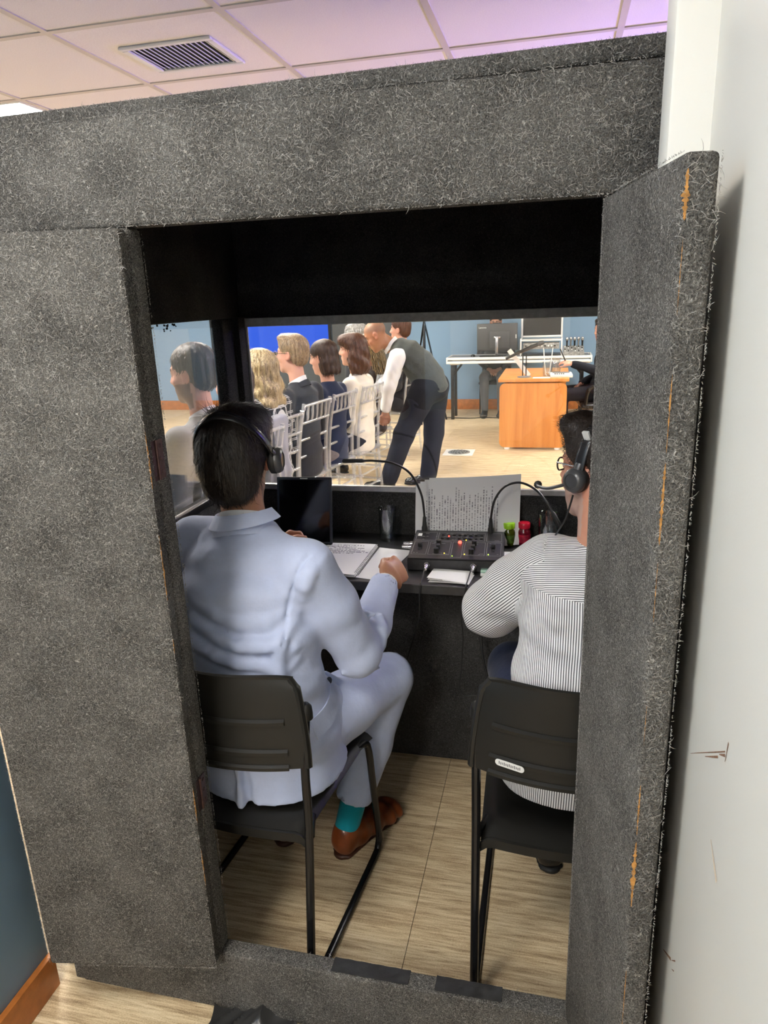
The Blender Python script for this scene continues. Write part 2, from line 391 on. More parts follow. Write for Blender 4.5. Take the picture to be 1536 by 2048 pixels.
def fibres(parent, faces, density, name='felt_fibres', m='fibre', ln=(0.004, 0.012), lift=0.0015, wid=0.00042, edges=()):
    """felt hairs lying on rectangles (origin, edge u, edge v, normal) and standing out along edges (a, b, dir)"""
    vs = []; fs = []
    jobs = []
    for (o, u, v, n) in faces:
        o, u, v, n = map(Vector, (o, u, v, n)); cnt = int(u.length * v.length * density)
        for _ in range(cnt): jobs.append((o + u * random.random() + v * random.random(), n, None))
    for (a, b, d, dens) in edges:
        a, b, d = Vector(a), Vector(b), Vector(d); cnt = int((b - a).length * dens)
        for _ in range(cnt): jobs.append((a + (b - a) * random.random(), d.normalized(), (b - a).normalized()))
    for p, n, e in jobs:
        L = random.uniform(*ln); ax = Vector((random.gauss(0, 1), random.gauss(0, 1), random.gauss(0, 1)))
        if e is None:
            d = (ax - n * ax.dot(n)).normalized(); side = n.cross(d); bend = random.uniform(-1, 1); l2 = lift * random.random()
            pts = [p + d * (L * t) + side * (bend * L * 0.9 * t * t) + n * (0.0003 + l2 * math.sin(math.pi * (0.2 + 0.8 * t))) for t in (0, 0.35, 0.7, 1)]
            wv = side
        else:
            d = (n * 0.7 + e * random.uniform(-1.8, 1.8) + ax * 0.35).normalized(); L *= 0.32; side = d.cross(ax).normalized(); bend = random.uniform(-0.6, 0.6)
            pts = [p + d * (L * t) + e * (bend * L * t * t) for t in (0, 0.4, 0.75, 1)]; wv = side
        o = len(vs)
        for i, q in enumerate(pts):
            ww = wid * (0.8 if i < 3 else 0.25); vs.append(q - wv * ww); vs.append(q + wv * ww)
        for i in range(3): fs.append((o + 2 * i, o + 2 * i + 1, o + 2 * i + 3, o + 2 * i + 2))
    me = bpy.data.meshes.new(name); me.from_pydata([tuple(v) for v in vs], [], fs); me.materials.append(MATS[m])
    return tag(link(name, me, parent), kind='stuff')
def pinv(parent):
    return (Matrix.Translation(parent.location) @ parent.rotation_euler.to_matrix().to_4x4()).inverted()
def W(mb, name, mats, parent, smooth=35):
    """build a part whose geometry is given in world coordinates"""
    top = parent; ms = []
    while top is not None: ms.append(pinv(top)); top = top.parent
    m = Matrix.Identity(4)
    for x in reversed(ms): m = x @ m
    mb.v = [tuple(m @ Vector(v)) for v in mb.v]
    return mb.build(name, mats, parent, smooth)
def struct(name, mb, mats, smooth=35, label=None):
    o = mb.build(name, mats, None, smooth); o['kind'] = 'structure'
    if label: o['label'] = label
    return o

# ================================================================== THE SETTING
ZC = 2.53                     # ceiling height
GX0, GDX, GY0, GDY = -1.67, 0.617, 2.39, 0.632
fl = struct('floor', MB().box((-8.2, -3.2, -0.10), (3.4, 11.0, -0.006)), 'void', label='beige streaked vinyl floor')
xs = -0.34 - 0.92 * 9
while xs < 3.4:
    a, b = max(xs, -8.2), min(xs + 0.92, 3.4)
    if b - a > 0.02: MB().box((a + 0.0008, -3.2, -0.006), (b - 0.0008, 11.0, 0.0), 0.0).build('vinyl_strip', 'floor_vinyl', fl, 0)
    xs += 0.92
cl = struct('ceiling', MB().box((-8.2, -3.2, ZC + 0.012), (3.4, 11.0, ZC + 0.12)), 'ceiling_tile', label='suspended ceiling of white tiles')
tile_me = MB().box((-GDX / 2 + 0.009, -GDY / 2 + 0.009, 0), (GDX / 2 - 0.009, GDY / 2 - 0.009, 0.012), 0.002, 1).mesh('ceiling_tile', 'ceiling_tile')
PANELS_ROOM = [(i, j) for i in (-7, -2, 4) for j in (1, 5, 9)]  # only the upper left panel is in view; the others are assumed
PANELS_COR_ASSUMED = [(0.77, -4), (0.95, -7)]  # assumed panels behind the camera, added out of view for light
for i in range(-4, 7):
    for j in range(-1, 8):
        if (i, j) in PANELS_ROOM or (i, j) == (0, 0): continue
        if i >= 3 and j < 0: continue
        o = link('ceiling_tile', tile_me, cl, (GX0 + (i + 0.5) * GDX, GY0 + (j + 0.5) * GDY, ZC))
for i in range(-4, 8): MB().box((GX0 + i * GDX - 0.012, GY0 - GDY, ZC - 0.004), (GX0 + i * GDX + 0.012, GY0 + 8 * GDY, ZC + 0.012), 0).build('grid_bar', 'tile_grid', cl)
for j in range(-1, 9):
    for i in range(-4, 7):
        MB().box((GX0 + i * GDX + 0.012, GY0 + j * GDY - 0.012, ZC - 0.004), (GX0 + (i + 1) * GDX - 0.012, GY0 + j * GDY + 0.012, ZC + 0.012), 0).build('grid_bar', 'tile_grid', cl)
# the tile that carries the air vent is cut out around it
cx, cy = GX0 + 0.5 * GDX, GY0 + 0.5 * GDY; vx0, vx1, vy0, vy1 = cx - 0.165, cx + 0.165, cy - 0.10, cy + 0.175
tm = MB(); hx, hy = GDX / 2 - 0.009, GDY / 2 - 0.009
for lo, hi in (((cx - hx, cy - hy), (vx0, cy + hy)), ((vx1, cy - hy), (cx + hx, cy + hy)), ((vx0, cy - hy), (vx1, vy0)), ((vx0, vy1), (vx1, cy + hy))):
    tm.box((lo[0], lo[1], ZC), (hi[0], hi[1], ZC + 0.012), 0)
tm.build('ceiling_tile', 'ceiling_tile', cl)
# walls
struct('wall_far', MB().box((-8.2, 10.8, 0), (3.4, 11.0, ZC + 0.012)), 'paint_blue', label='blue painted wall behind the tables')
struct('baseboard_far', MB().box((-8.2, 10.775, 0), (3.4, 10.8, 0.15), 0.004), 'base_wood')
struct('wall_room_left', MB().box((-8.4, 1.0, 0), (-8.2, 11.0, ZC + 0.012)), 'paint_blue')
struct('wall_room_right', MB().box((3.4, 1.0, 0), (3.6, 11.0, ZC + 0.012)), 'paint_white')
struct('wall_left', MB().box((-1.45, -3.2, 0), (-1.205, 1.17, ZC + 0.012), 0.004), 'paint_blue', label='blue wall beside the booth')
struct('wall_near_left', MB().box((-8.2, 0.95, 0), (-1.45, 1.17, ZC + 0.012)), 'paint_blue')
struct('baseboard_left', MB().box((-1.205, -3.2, 0), (-1.188, 1.17, 0.10), 0.003), 'base_wood', label='orange wood skirting')
wr = struct('wall_right', MB().box((0.181, -3.2, 0), (0.45, 1.09, ZC + 0.012), 0.006), 'paint_white', label='white wall next to the open door leaf')
struct('trim_1', MB().box((0.1285, 1.078, 0), (0.45, 1.165, ZC + 0.012), 0.006), 'paint_white', label='white wall return')
struct('wall_near_right', MB().box((0.45, 0.95, 0), (3.4, 1.165, ZC + 0.012)), 'paint_white')
struct('wall_back', MB().box((-1.45, -3.4, 0), (0.45, -3.2, ZC + 0.012)), 'paint_white')
# scuff marks on the white wall (flat marks of dirt)
def scuff(pts, wdt, m):
    mb = MB()
    for (y, z, y2, z2, ww) in pts:
        d = Vector((0, y2 - y, z2 - z)); n = Vector((0, -d.z, d.y)).normalized() * ww
        a, b = Vector((0.1806, y, z)), Vector((0.1806, y2, z2))
        mb.raw([a - n * 0.3, a + n * 0.3, b + n, b - n], [(0, 1, 2, 3)])
    mb.build('scuff_mark', m, wr, 0)
scuff([(0.85, 1.080, 0.695, 1.190, 0.0008), (0.775, 1.128, 0.72, 1.166, 0.0014), (0.716, 1.172, 0.694, 1.186, 0.0018), (0.692, 1.180, 0.687, 1.206, 0.0016)], 0, 'scuff')
scuff([(0.712, 1.066, 0.672, 1.046, 0.004)], 0, 'scuff_pale')
scuff([(0.90, 0.706, 0.845, 0.748, 0.0022), (0.84, 0.752, 0.818, 0.775, 0.0012), (0.835, 0.742, 0.82, 0.755, 0.001)], 0, 'scuff')

# ceiling lights
mat('diffuser', (0.9, 0.9, 0.9), 0.5, emit=(PANEL_WARM, PANEL_POWER_ROOM)); mat('assumed_diffuser_corridor', (0.9, 0.9, 0.9), 0.5, emit=(PANEL_WARM, PANEL_POWER_CORRIDOR)); mat('assumed_diffuser_corridor_far', (0.9, 0.9, 0.9), 0.5, emit=(PANEL_WARM, PANEL_POWER_CORRIDOR * 2.1))
def panel(i, j, m, label, group):
    x, y = GX0 + (i + 0.5) * GDX, GY0 + (j + 0.5) * GDY
    t = thing('ceiling_light', label, 'light', (x, y, ZC - 0.006), 0, group); f = MB(); a, b = GDX / 2 - 0.013, GDY / 2 - 0.013
    for lo, hi in (((-a, -b), (a, -b + 0.02)), ((-a, b - 0.02), (a, b)), ((-a, -b + 0.02), (-a + 0.02, b - 0.02)), ((a - 0.02, -b + 0.02), (a, b - 0.02))):
        f.box((lo[0], lo[1], 0), (hi[0], hi[1], 0.018), 0.002, 1)
    f.build('frame', 'white_plastic', t); MB().box((-a + 0.02, -b + 0.02, 0.004), (a - 0.02, b - 0.02, 0.014)).build('diffuser', m, t, 0)
for i, j in PANELS_ROOM:
    lab = 'glowing square ceiling light at the upper left above the booth' if (i, j) == (-2, 1) else 'assumed conference room ceiling light, ' + {-7: 'far left', -2: 'middle', 4: 'right'}[i] + ' row, ' + {1: 'nearest', 5: 'middle one', 9: 'farthest'}[j] + ' from the booth'
    panel(i, j, 'diffuser', lab, 'conference room ceiling lights')
for i, j in PANELS_COR_ASSUMED: panel(i, j, 'assumed_diffuser_corridor' if j == -4 else 'assumed_diffuser_corridor_far', 'assumed square passage ceiling light behind the booth, ' + ('nearer the door leaves' if j == -4 else 'farther from the door leaves'), 'assumed passage ceiling lights')

# air vent
vt = thing('air_vent', 'white ceiling air vent with dark slatted grille', 'vent', (cx, (vy0 + vy1) / 2, ZC))
f = MB(); a, b = (vx1 - vx0) / 2, (vy1 - vy0) / 2
for lo, hi in (((-a - .012, -b - .012), (a + .012, -b + .012)), ((-a - .012, b - .012), (a + .012, b + .012)), ((-a - .012, -b + .012), (-a + .014, b - .012)), ((a - .014, -b + .012), (a + .012, b - .012))):
    f.box((lo[0], lo[1], -0.010), (hi[0], hi[1], 0.0), 0.003, 1)
f.build('frame', 'white_plastic', vt); MB().box((-a, -b, 0.0095), (a, b, 0.0115)).build('backing', 'void', vt)
sl = MB().box((-0.0014, -b + 0.012, -0.0015), (0.0014, b - 0.012, 0.0015)).mesh('slat', 'white_plastic')
for k in range(15): link('slat', sl, vt, (-a + 0.024 + k * (2 * a - 0.048) / 14, 0, -0.003))

# assumed LED wash light, added out of view to throw violet light on the ceiling (stands in the room, behind the booth's right side)
wl = thing('assumed_wash_light', 'assumed violet LED wash light on a tall stand, added out of view in the conference room', 'light', (1.6, 4.4, 0))
MB().lathe([(0.25, 0), (0.25, 0.015), (0.03, 0.03), (0.018, 0.04), (0.018, 1.50), (0, 1.50)], 20, close=False).build('stand', 'black_tube', wl)
MB().tube([(-0.11, 0, 1.65), (-0.11, 0, 1.51), (0.11, 0, 1.51), (0.11, 0, 1.65)], 0.008).build('yoke', 'black_plastic', wl)
MB().lathe([(0.06, 1.56), (0.09, 1.6), (0.095, 1.74), (0.085, 1.74), (0.08, 1.64), (0.0, 1.63)], 20).build('housing', 'black_plastic', wl)
ld = bpy.data.lights.new('assumed_wash_lamp', 'SPOT'); ld.energy = VIOLET_POWER; ld.color = (0.22, 0.16, 1.0); ld.spot_size = R_(112); ld.spot_blend = 1.0; ld.shadow_soft_size = 0.06
lo_ = bpy.data.objects.new('assumed_wash_lamp', ld); C.objects.link(lo_); lo_.parent = wl; lo_.location = (0, 0, 1.75); lo_.rotation_euler = Vector((-0.70, -0.42, 0.62)).to_track_quat('-Z', 'Y').to_euler()

# ================================================================== THE BOOTH
D0, D1 = 1.19, 1.235; XL, XR = -0.732, 0.060; YF = 2.58; XW = -1.165; XE = 0.45
booth = thing('interpreter_booth', 'dark grey felt covered interpreter booth with open door leaves and windows', 'booth', (-0.42, 1.9, 0))
def fb(name, lo, hi, m='felt', bev=0.007, mat4=None, parent=None):
    return W(MB().box(lo, hi, bev, 3, mat4), name, m, parent or booth)
hd = fb('header_panel', (-1.212, D0, 1.785), (0.498, D1, 1.957))
ROOFM = rotm('Z', -2.2, (0.14, 1.2, 1.9))
rf = fb('roof_panel', (-1.20, D0 + 0.030, 1.966), (0.52, 2.66, 1.996), mat4=ROOFM)
rw = fb('rear_wall_panel', (-1.212, D0, 0.178), (XL, D1, 1.784))
rj = fb('door_jamb', (XR, D0, 0.178), (0.498, D1, 1.784))
th = fb('threshold', (-1.135, D0, 0.0), (0.498, D1, 0.177))
fb('foot', (-1.16, D0 + 0.004, 0.0), (-1.10, D1, 0.05), bev=0.004)
# black repair tape on the threshold
for (xa, xb) in ((-0.462, -0.282), (-0.222, -0.075)):
    W(MB().grid(lambda u, v: (xa + (xb - xa) * u, (D1 + 0.0015 if v < 0.2 else (D1 - 0.003 - (v - 0.2) / 0.8 * 0.036)), (0.160 + 0.0185 * v / 0.2 if v < 0.2 else 0.1785) + 0.0006 * math.sin(31 * u + 9 * v)), 24, 10, 0.0012), 'tape_strip', 'worn_tape', th)
# side wall (window to the room), front wall, right wall
YS0, YS1 = 1.62, 2.43; ZS0, ZS1 = 1.0, 1.60; ZW0, ZW1 = 0.955, 1.592
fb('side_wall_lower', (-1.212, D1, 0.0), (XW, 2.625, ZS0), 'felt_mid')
fb('side_wall_upper', (-1.212, D1, ZS1), (XW, 2.625, 1.957), 'felt_shaded')
fb('side_wall_near', (-1.212, D1, ZS0), (XW, YS0, ZS1), 'felt_shaded'); fb('side_wall_post', (-1.212, YS1, ZS0), (XW, 2.625, ZS1), 'felt_shaded')
fb('front_wall_lower', (XW, YF, 0.0), (XE, 2.625, ZW0 - 0.012), 'felt_mid'); fb('front_wall_upper', (XW, YF, ZW1 + 0.004), (XE, 2.625, 1.957), 'felt_shaded')
fb('right_wall', (XE, D1, 0.0), (0.498, 2.625, 1.957), 'felt_shaded'); fb('front_wall_post', (0.38, YF, ZW0), (XE, 2.625, ZW1), 'felt_shaded')
fb('corner_post', (XW, 2.52, ZW0 - 0.01), (XW + 0.022, YF, ZW1 + 0.01), 'felt_shaded', 0.003)
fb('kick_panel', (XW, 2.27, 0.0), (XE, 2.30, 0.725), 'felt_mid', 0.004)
# aluminium window trim: head, sill, left stile
W(MB().box((XW + 0.004, YF - 0.004, ZW1 - 0.026), (0.40, YF + 0.006, ZW1 + 0.006), 0.002, 1), 'window_trim', 'trim_grey', booth)
W(MB().box((XW + 0.004, YF - 0.012, ZW0 - 0.016), (0.40, YF + 0.012, ZW0 + 0.006), 0.003, 1), 'window_sill', 'grey_alu', booth)
W(MB().box((XW + 0.004, YF - 0.003, ZW0 + 0.006), (XW + 0.030, YF + 0.006, ZW1 - 0.026), 0.002, 1), 'window_trim', 'trim_grey', booth)
W(MB().box((XW + 0.03, YF + 0.012, ZW0 - 0.01), (0.39, YF + 0.018, ZW1), 0.0), 'front_window_pane', 'pane', booth, 0)
W(MB().box((-1.192, YS0 - 0.005, ZS0 - 0.005), (-1.186, YS1 + 0.005, ZS1 + 0.005), 0.0), 'side_window_pane', 'pane_side', booth, 0)
for z in (ZS0,): W(MB().box((XW - 0.002, YS0, z - 0.012), (XW + 0.02, YS1, z + 0.012), 0.003), 'window_sill', 'black_satin', booth)
# chipped black paint along the head of the side window
cb = MB()
for k in range(26):
    y = YS0 + 0.30 + random.random() * 0.25; s = random.uniform(0.002, 0.006); z = ZS1 - 0.004 - random.random() ** 3 * 0.02
    cb.box((-1.1858, y - s, z - s * 0.6), (-1.1852, y + s, z + s * 0.6))
W(cb, 'paint_chips', 'void', booth, 0)['kind'] = 'stuff'

# door leaves
def hinge(parent, org, ux, uz, nrm, mirror=1, h=0.076, wd=0.023):
    """two riveted plates on the leaf edge and the wall edge"""
    o, u, z, n = map(Vector, (org, ux, uz, nrm)); mb = MB()
    for sgn in (-1, 1):
        a = o + u * (sgn * 0.003); b = o + u * (sgn * (wd)); 
        lo = [a, b, b + z * h, a + z * h]; 
        mb.raw([p for p in lo] + [p + n * 0.002 for p in lo], [(3, 2, 1, 0), (4, 5, 6, 7), (0, 1, 5, 4), (1, 2, 6, 5), (2, 3, 7, 6), (3, 0, 4, 7)])
        for k in range(3):
            c = o + u * (sgn * wd * 0.62) + z * (h * (0.17 + 0.33 * k)) + n * 0.002
            m4 = Matrix(((u.x, z.x, n.x, c.x), (u.y, z.y, n.y, c.y), (u.z, z.z, n.z, c.z), (0, 0, 0, 1)))
            mb.lathe([(0.0045, 0), (0.004, 0.0012), (0.002, 0.0018)], 10, m4)
    mb.tube([o + n * 0.003 + z * 0.0, o + n * 0.003 + z * h], 0.003, 8)
    return W(mb, 'hinge', 'hinge_metal', parent)
def leaf(name, hx, hy, ang, t, wd, side, label):
    """leaf hinged at (hx,hy); `along` runs from the hinge to the free edge, `thk` towards the open face"""
    al = Vector((math.cos(ang), math.sin(ang), 0)); tk = Vector((-al.y, al.x, 0)) * side
    m4 = Matrix(((al.x, tk.x, 0, hx), (al.y, tk.y, 0, hy), (0, 0, 1, 0), (0, 0, 0, 1)))
    o = fb(name, (0, 0, 0.180), (wd, t, 1.781), mat4=m4); o['label'] = label
    return o, m4, al, tk
lfA, mA, alA, tkA = leaf('door_leaf', XL, D0 - 0.001, R_(180 + 10), 0.040, 0.396, 1, 'left door leaf folded back against the booth wall')
lfB, mB, alB, tkB = leaf('door_leaf', XR, D0 - 0.004, math.atan2(-0.342, 0.059), 0.036, 0.348, 1, 'right door leaf standing open next to the white wall')
def onA(x, y, z): return mA @ Vector((x, y, z))
def onB(x, y, z): return mB @ Vector((x, y, z))
eA = -alA
for z in (1.335, 0.59): hinge(lfA, Vector((XL, D0 - 0.001, z)) + eA * 0.001, Vector((0, 1, 0)), (0, 0, 1), (1, 0, 0))
# bare wood where the felt has worn off: thin uneven strips along the edges
def worn(fn, z0, z1, w0, parent, seed, nseg=34, off=0.0012):
    rr = random.Random(seed); mb = MB(); vs = []; fs = []
    for i in range(nseg + 1):
        t = i / nseg; z = z0 + (z1 - z0) * t; wv = w0 * math.sin(math.pi * t) ** 0.6 * (0.25 + 0.75 * rr.random() ** 1.6)
        vs += [fn(-wv, z), fn(wv * 0.6, z)]
    for i in range(nseg): fs.append((2 * i, 2 * i + 1, 2 * i + 3, 2 * i + 2))
    mb.raw(vs, fs); return W(mb, 'bare_wood_edge', 'bare_wood', parent, 0)
edgeA = lambda s, z: onA(-0.0006 + 0.001, 0.0405 - 0.004, z) + Vector((0.0012, -0.0006, 0)) + (tkA * s if s < 0 else -alA * 0) + (alA * s if s > 0 else Vector((0, 0, 0)))
for z0, z1, wv, sd in ((1.325, 1.435, 0.006, 1), (1.10, 1.235, 0.0045, 2), (0.985, 1.02, 0.003, 5), (0.58, 0.67, 0.005, 3), (0.41, 0.51, 0.0045, 4)): worn(edgeA, z0, z1, wv, lfA, sd)
edgeB = lambda s, z: onB(0.348 + 0.0010, 0.0036, z) + (-alB * 0.0 + tkB * s * 1.2 if s > 0 else tkB * s)
for z0, z1, wv, sd in ((1.715, 1.765, 0.0058, 11), (1.62, 1.70, 0.0007, 12), (1.47, 1.56, 0.0014, 13), (1.36, 1.46, 0.0034, 14), (1.26, 1.34, 0.0007, 15), (1.09, 1.15, 0.0006, 16), (0.95, 1.03, 0.0018, 17), (0.83, 0.94, 0.0050, 18), (0.60, 0.72, 0.0012, 19)): worn(edgeB, z0, z1, wv, lfB, sd)

# felt hairs on what faces the passage
DEN = 9000
def loc_fibres(parent, faces, density, edges=(), **k):
    o = fibres(None, faces, density, edges=edges, **k); inv = Matrix.Identity(4); top = parent; ms = []
    while top is not None: ms.append(pinv(top)); top = top.parent
    for x in reversed(ms): inv = x @ inv
    o.data.transform(inv); o.parent = parent
loc_fibres(hd, [((-1.02, D0, 1.786), (1.16, 0, 0), (0, 0, 0.17), (0, -1, 0))], DEN, [((-0.75, D0, 1.786), (0.07, D0, 1.786), (0, -0.4, -1), 900), ((-1.0, D0, 1.957), (0.14, D0, 1.957), (0, -1, 0.6), 500)])
rA, rB = ROOFM @ Vector((-1.1, D0 + 0.030, 1.968)), ROOFM @ Vector((0.2, D0 + 0.030, 1.968)); rz_ = Vector((0, 0.003, 0.026))
loc_fibres(rf, [(rA, rB - rA, (0, 0, 0.026), (0, -1, 0))], DEN, [(rA + rz_, rB + rz_, (0, -0.5, 1), 1200)])
A0, A1 = onA(0, 0.04, 0.181), onA(0.396, 0.04, 0.181)
loc_fibres(lfA, [(A0, A1 - A0, (0, 0, 1.6), tkA), (onA(0, 0, 0.181), onA(0, 0.04, 0.181) - onA(0, 0, 0.181), (0, 0, 1.6), -alA)], DEN,
           [(A0, A0 + Vector((0, 0, 1.6)), tkA - alA, 700), (A1, A1 + Vector((0, 0, 1.6)), tkA * 0.4 + alA, 900), (A0, A1, Vector((0, 0, -1)) + tkA * 0.5, 900)])
loc_fibres(rw, [((XL, D0, 0.18), (0, D1 - D0, 0), (0, 0, 1.6), (1, 0, 0))], DEN, [((XL, D1, 0.18), (XL, D1, 1.78), (1, 0.6, 0), 600)])
B0, B1 = onB(0, 0, 0.3), onB(0.348, 0, 0.3)
loc_fibres(lfB, [(B0, B1 - B0, (0, 0, 1.48), -tkB), (B1, tkB * 0.036, (0, 0, 1.48), alB)], DEN,
           [(B0, B0 + Vector((0, 0, 1.48)), -tkB - alB * 0.3, 900), (onB(0.348, 0.036, 0.3), onB(0.348, 0.036, 1.78), alB * 0.5 + tkB, 900), (onB(0, 0, 1.781), onB(0.348, 0, 1.781), Vector((0, 0, 1)) - tkB * 0.4, 700)])
loc_fibres(th, [((-1.13, D0, 0.0), (1.25, 0, 0), (0, 0, 0.17), (0, -1, 0)), ((-0.73, D0, 0.177), (0.8, 0, 0), (0, 0.045, 0), (0, 0, 1))], DEN * 0.8, [((-0.73, D0, 0.177), (0.07, D0, 0.177), (0, -0.6, 1), 500)])

# desk shelf
mat('desk_black', (0.030, 0.030, 0.031), 0.42, noise=(25, 0.5), bump=(90, 0.1, 0.001))
desk = thing('booth_desk', 'black laminate desk shelf across the front of the booth', 'desk', (-0.42, 2.33, 0))
W(MB().box((XW + 0.003, 2.085, 0.738), (XE - 0.003, YF - 0.002, 0.770), 0.003, 2), 'desk_top', 'desk_black', desk)
for xx in (-1.0, 0.16): W(MB().box((xx - 0.015, 2.14, 0.60), (xx + 0.015, 2.268, 0.737), 0.002), 'bracket', 'black_satin', desk)
W(MB().box((XW + 0.003, 2.0835, 0.741), (XE - 0.003, 2.085, 0.767), 0.0), 'edge_band', 'worn_tape', desk)
mat('folio_navy', (0.012, 0.016, 0.026), 0.5); mat('tablet_screen', (0.002, 0.002, 0.003), 0.08); mat('console_black', (0.020, 0.020, 0.022), 0.4, noise=(60, 0.3)); mat('console_face', (0.013, 0.013, 0.014), 0.35)
mat('print_grey', (0.28, 0.28, 0.28), 0.6); mat('led_red', (0.6, 0.02, 0.01), 0.3, emit=((1.0, 0.05, 0.03), 7.0)); mat('led_yellow', (0.6, 0.5, 0.05), 0.3, emit=((1.0, 0.8, 0.1), 1.5)); mat('led_green', (0.3, 0.6, 0.05), 0.3, emit=((0.6, 1.0, 0.1), 1.5))
mat('green_clear', (0.35, 0.55, 0.45), 0.15); mat('cap_green', srgb(150, 205, 30), 0.35); mat('cap_red', srgb(205, 25, 55), 0.35); mat('jar_green', srgb(70, 80, 20), 0.12, coat=0.5); mat('jar_red', srgb(110, 12, 32), 0.12, coat=0.5); mat('label_green', srgb(66, 96, 20), 0.4, noise=(60, 0.8)); mat('label_red', srgb(160, 20, 50), 0.4, noise=(50, 0.6)); mat('bag_black', (0.03, 0.03, 0.03), 0.28)
# ================================================================== CHAIRS IN THE BOOTH
def sled_chair(loc, rz, label):
    t = thing('stacking_chair', label, 'chair', loc, rz, 'black sled base chairs in the booth')
    for s in (-1, 1):
        x = 0.215 * s
        path = bez([(x, -0.175, 0.755), (x, -0.20, 0.62), (x, -0.205, 0.46), (x, -0.235, 0.20), (x, -0.255, 0.045)], 5) + [Vector((x, -0.25, 0.016)), Vector((x, -0.225, 0.011))] + \
               [Vector((x, 0.19, 0.011)), Vector((x, 0.235, 0.014)), Vector((x, 0.255, 0.04))] + bez([(x, 0.255, 0.06), (x, 0.225, 0.25), (x, 0.195, 0.415), (x * 0.93, 0.15, 0.432)], 5)
        MB().tube(path, 0.0105, 10).build('side_frame', 'black_tube', t)
        MB().lathe([(0.0, 0.775), (0.008, 0.773), (0.0145, 0.765), (0.016, 0.75), (0.016, 0.735)], 14, Matrix.Translation((x, -0.175, 0))).build('tube_cap', 'black_plastic', t)
        MB().tube([(x, -0.198, 0.425), (x * 0.95, -0.17, 0.432), (x * 0.9, -0.14, 0.437)], 0.009, 8).build('seat_bracket', 'black_tube', t)
    hw = 0.232
    def backp(u, v):
        z = 0.624 + 0.222 * v; q = 2 * u - 1; wv = hw * (1.0 - 0.13 * v ** 1.6) * (1 - 0.06 * max(0, v - 0.9) / 0.1)
        x = q * wv; y = -0.205 + 0.055 * q * q - 0.045 + 0.02 * v
        if v > 0.9: z -= 0.012 * abs(q) ** 6
        return (x, y, z)
    bk = MB().grid(backp, 32, 16, -0.006).build('backrest', 'black_plastic', t, 50)
    # moulded ribs and rim on the rear of the shell
    def rib(v, h, name='rib'):
        mb = MB(); pts = []
        for i in range(25):
            u = 0.10 + 0.80 * i / 24; x, y, z = backp(u, v); pts.append((x, y - 0.007, z))
        mb.tube(pts, h, 6, flat=1.0); mb.build(name, 'black_plastic', bk, 50)
    rib(0.52, 0.0085); rib(0.19, 0.0085); rib(0.02, 0.008, 'lower_rim')
    pts = [Vector(backp(i / 24, 1.0)) + Vector((0, -0.003, 0)) for i in range(25)]; MB().tube(pts, 0.006, 6).build('upper_rim', 'black_plastic', bk, 50)
    for s in (0.015, 0.985):
        MB().tube([Vector(backp(s, j / 12)) + Vector((0, -0.004, 0)) for j in range(13)], 0.0075, 6).build('side_rim', 'black_plastic', bk, 50)
    def seatp(u, v):
        q = 2 * u - 1; y = -0.195 + 0.43 * v; wv = 0.205 + 0.012 * v
        z = 0.452 - 0.022 * (1 - q * q) * math.sin(math.pi * min(1, v * 1.1)) ** 0.7 - 0.02 * max(0, v - 0.82) ** 1.5 * 12 - 0.018 * max(0, 0.10 - v) * 10
        if abs(q) > 0.9: z -= 0.02 * (abs(q) - 0.9) / 0.1
        y2 = y - 0.035 * (1 - q * q) * (1 - v) * 0.6
        return (q * wv, y2, z)
    MB().grid(seatp, 28, 20, 0.010).build('seat', 'black_plastic', t, 60)
    MB().grid(lambda u, v: seatp(u, 0.0)[:2] + (seatp(u, 0.0)[2] - 0.001 - 0.024 * v,), 28, 2, 0.008).build('seat_lip', 'black_plastic', t, 60)
    return t, bk, backp
chL, bkL, bpL = sled_chair((-0.732, 1.545, 0), R_(-5.5), 'black plastic chair under the man in the pale blue suit')
chR, bkR, bpR = sled_chair((0.062, 1.60, 0), R_(0.5), 'black plastic chair under the man in the striped shirt')
# inventory sticker on the left chair, oval maker's plate on the right chair
st = MB().box((-0.028, -0.0006, -0.011), (0.028, 0, 0.011), 0).build('inventory_sticker', 'sticker', bkL, 0, Vector(bpL(0.10, 0.86)) + Vector((0.012, -0.008, 0))); st.rotation_euler = (R_(-8), 0, R_(-28)); st['label'] = 'white numbered inventory sticker'
txt('number_print', '36', 0.016, 'ink', bkL, Vector(bpL(0.10, 0.86)) + Vector((0.018, -0.0105, 0)), (R_(82), 0, R_(-28)))
pl = MB(); hw_, hh_ = 0.034, 0.008
poly = [(hw_ - hh_ + hh_ * math.cos(a), hh_ * math.sin(a)) for a in np.linspace(-math.pi / 2, math.pi / 2, 9)] + [(-hw_ + hh_ + hh_ * math.cos(a), hh_ * math.sin(a)) for a in np.linspace(math.pi / 2, 1.5 * math.pi, 9)]
pl.prism(poly, 0, 0.001)
po = pl.build('maker_plate', 'sticker', bkR, 0, Vector(bpR(0.20, 0.18)) + Vector((0, -0.0165, 0.0))); po.rotation_euler = (R_(90), 0, R_(-20)); po['label'] = 'white oval maker plate'
mk = MB()
for k in range(13):
    x = -0.024 + k * 0.004; mk.box((x - 0.0012, -0.003 - 0.001 * (k % 2), 0.001), (x + 0.0010, 0.0025 + 0.0015 * (k % 3 == 0), 0.0013))
mk.build('plate_print', 'mid_grey', po, 0)['kind'] = 'stuff'

# ================================================================== THINGS ON THE DESK
ZD = 0.7705
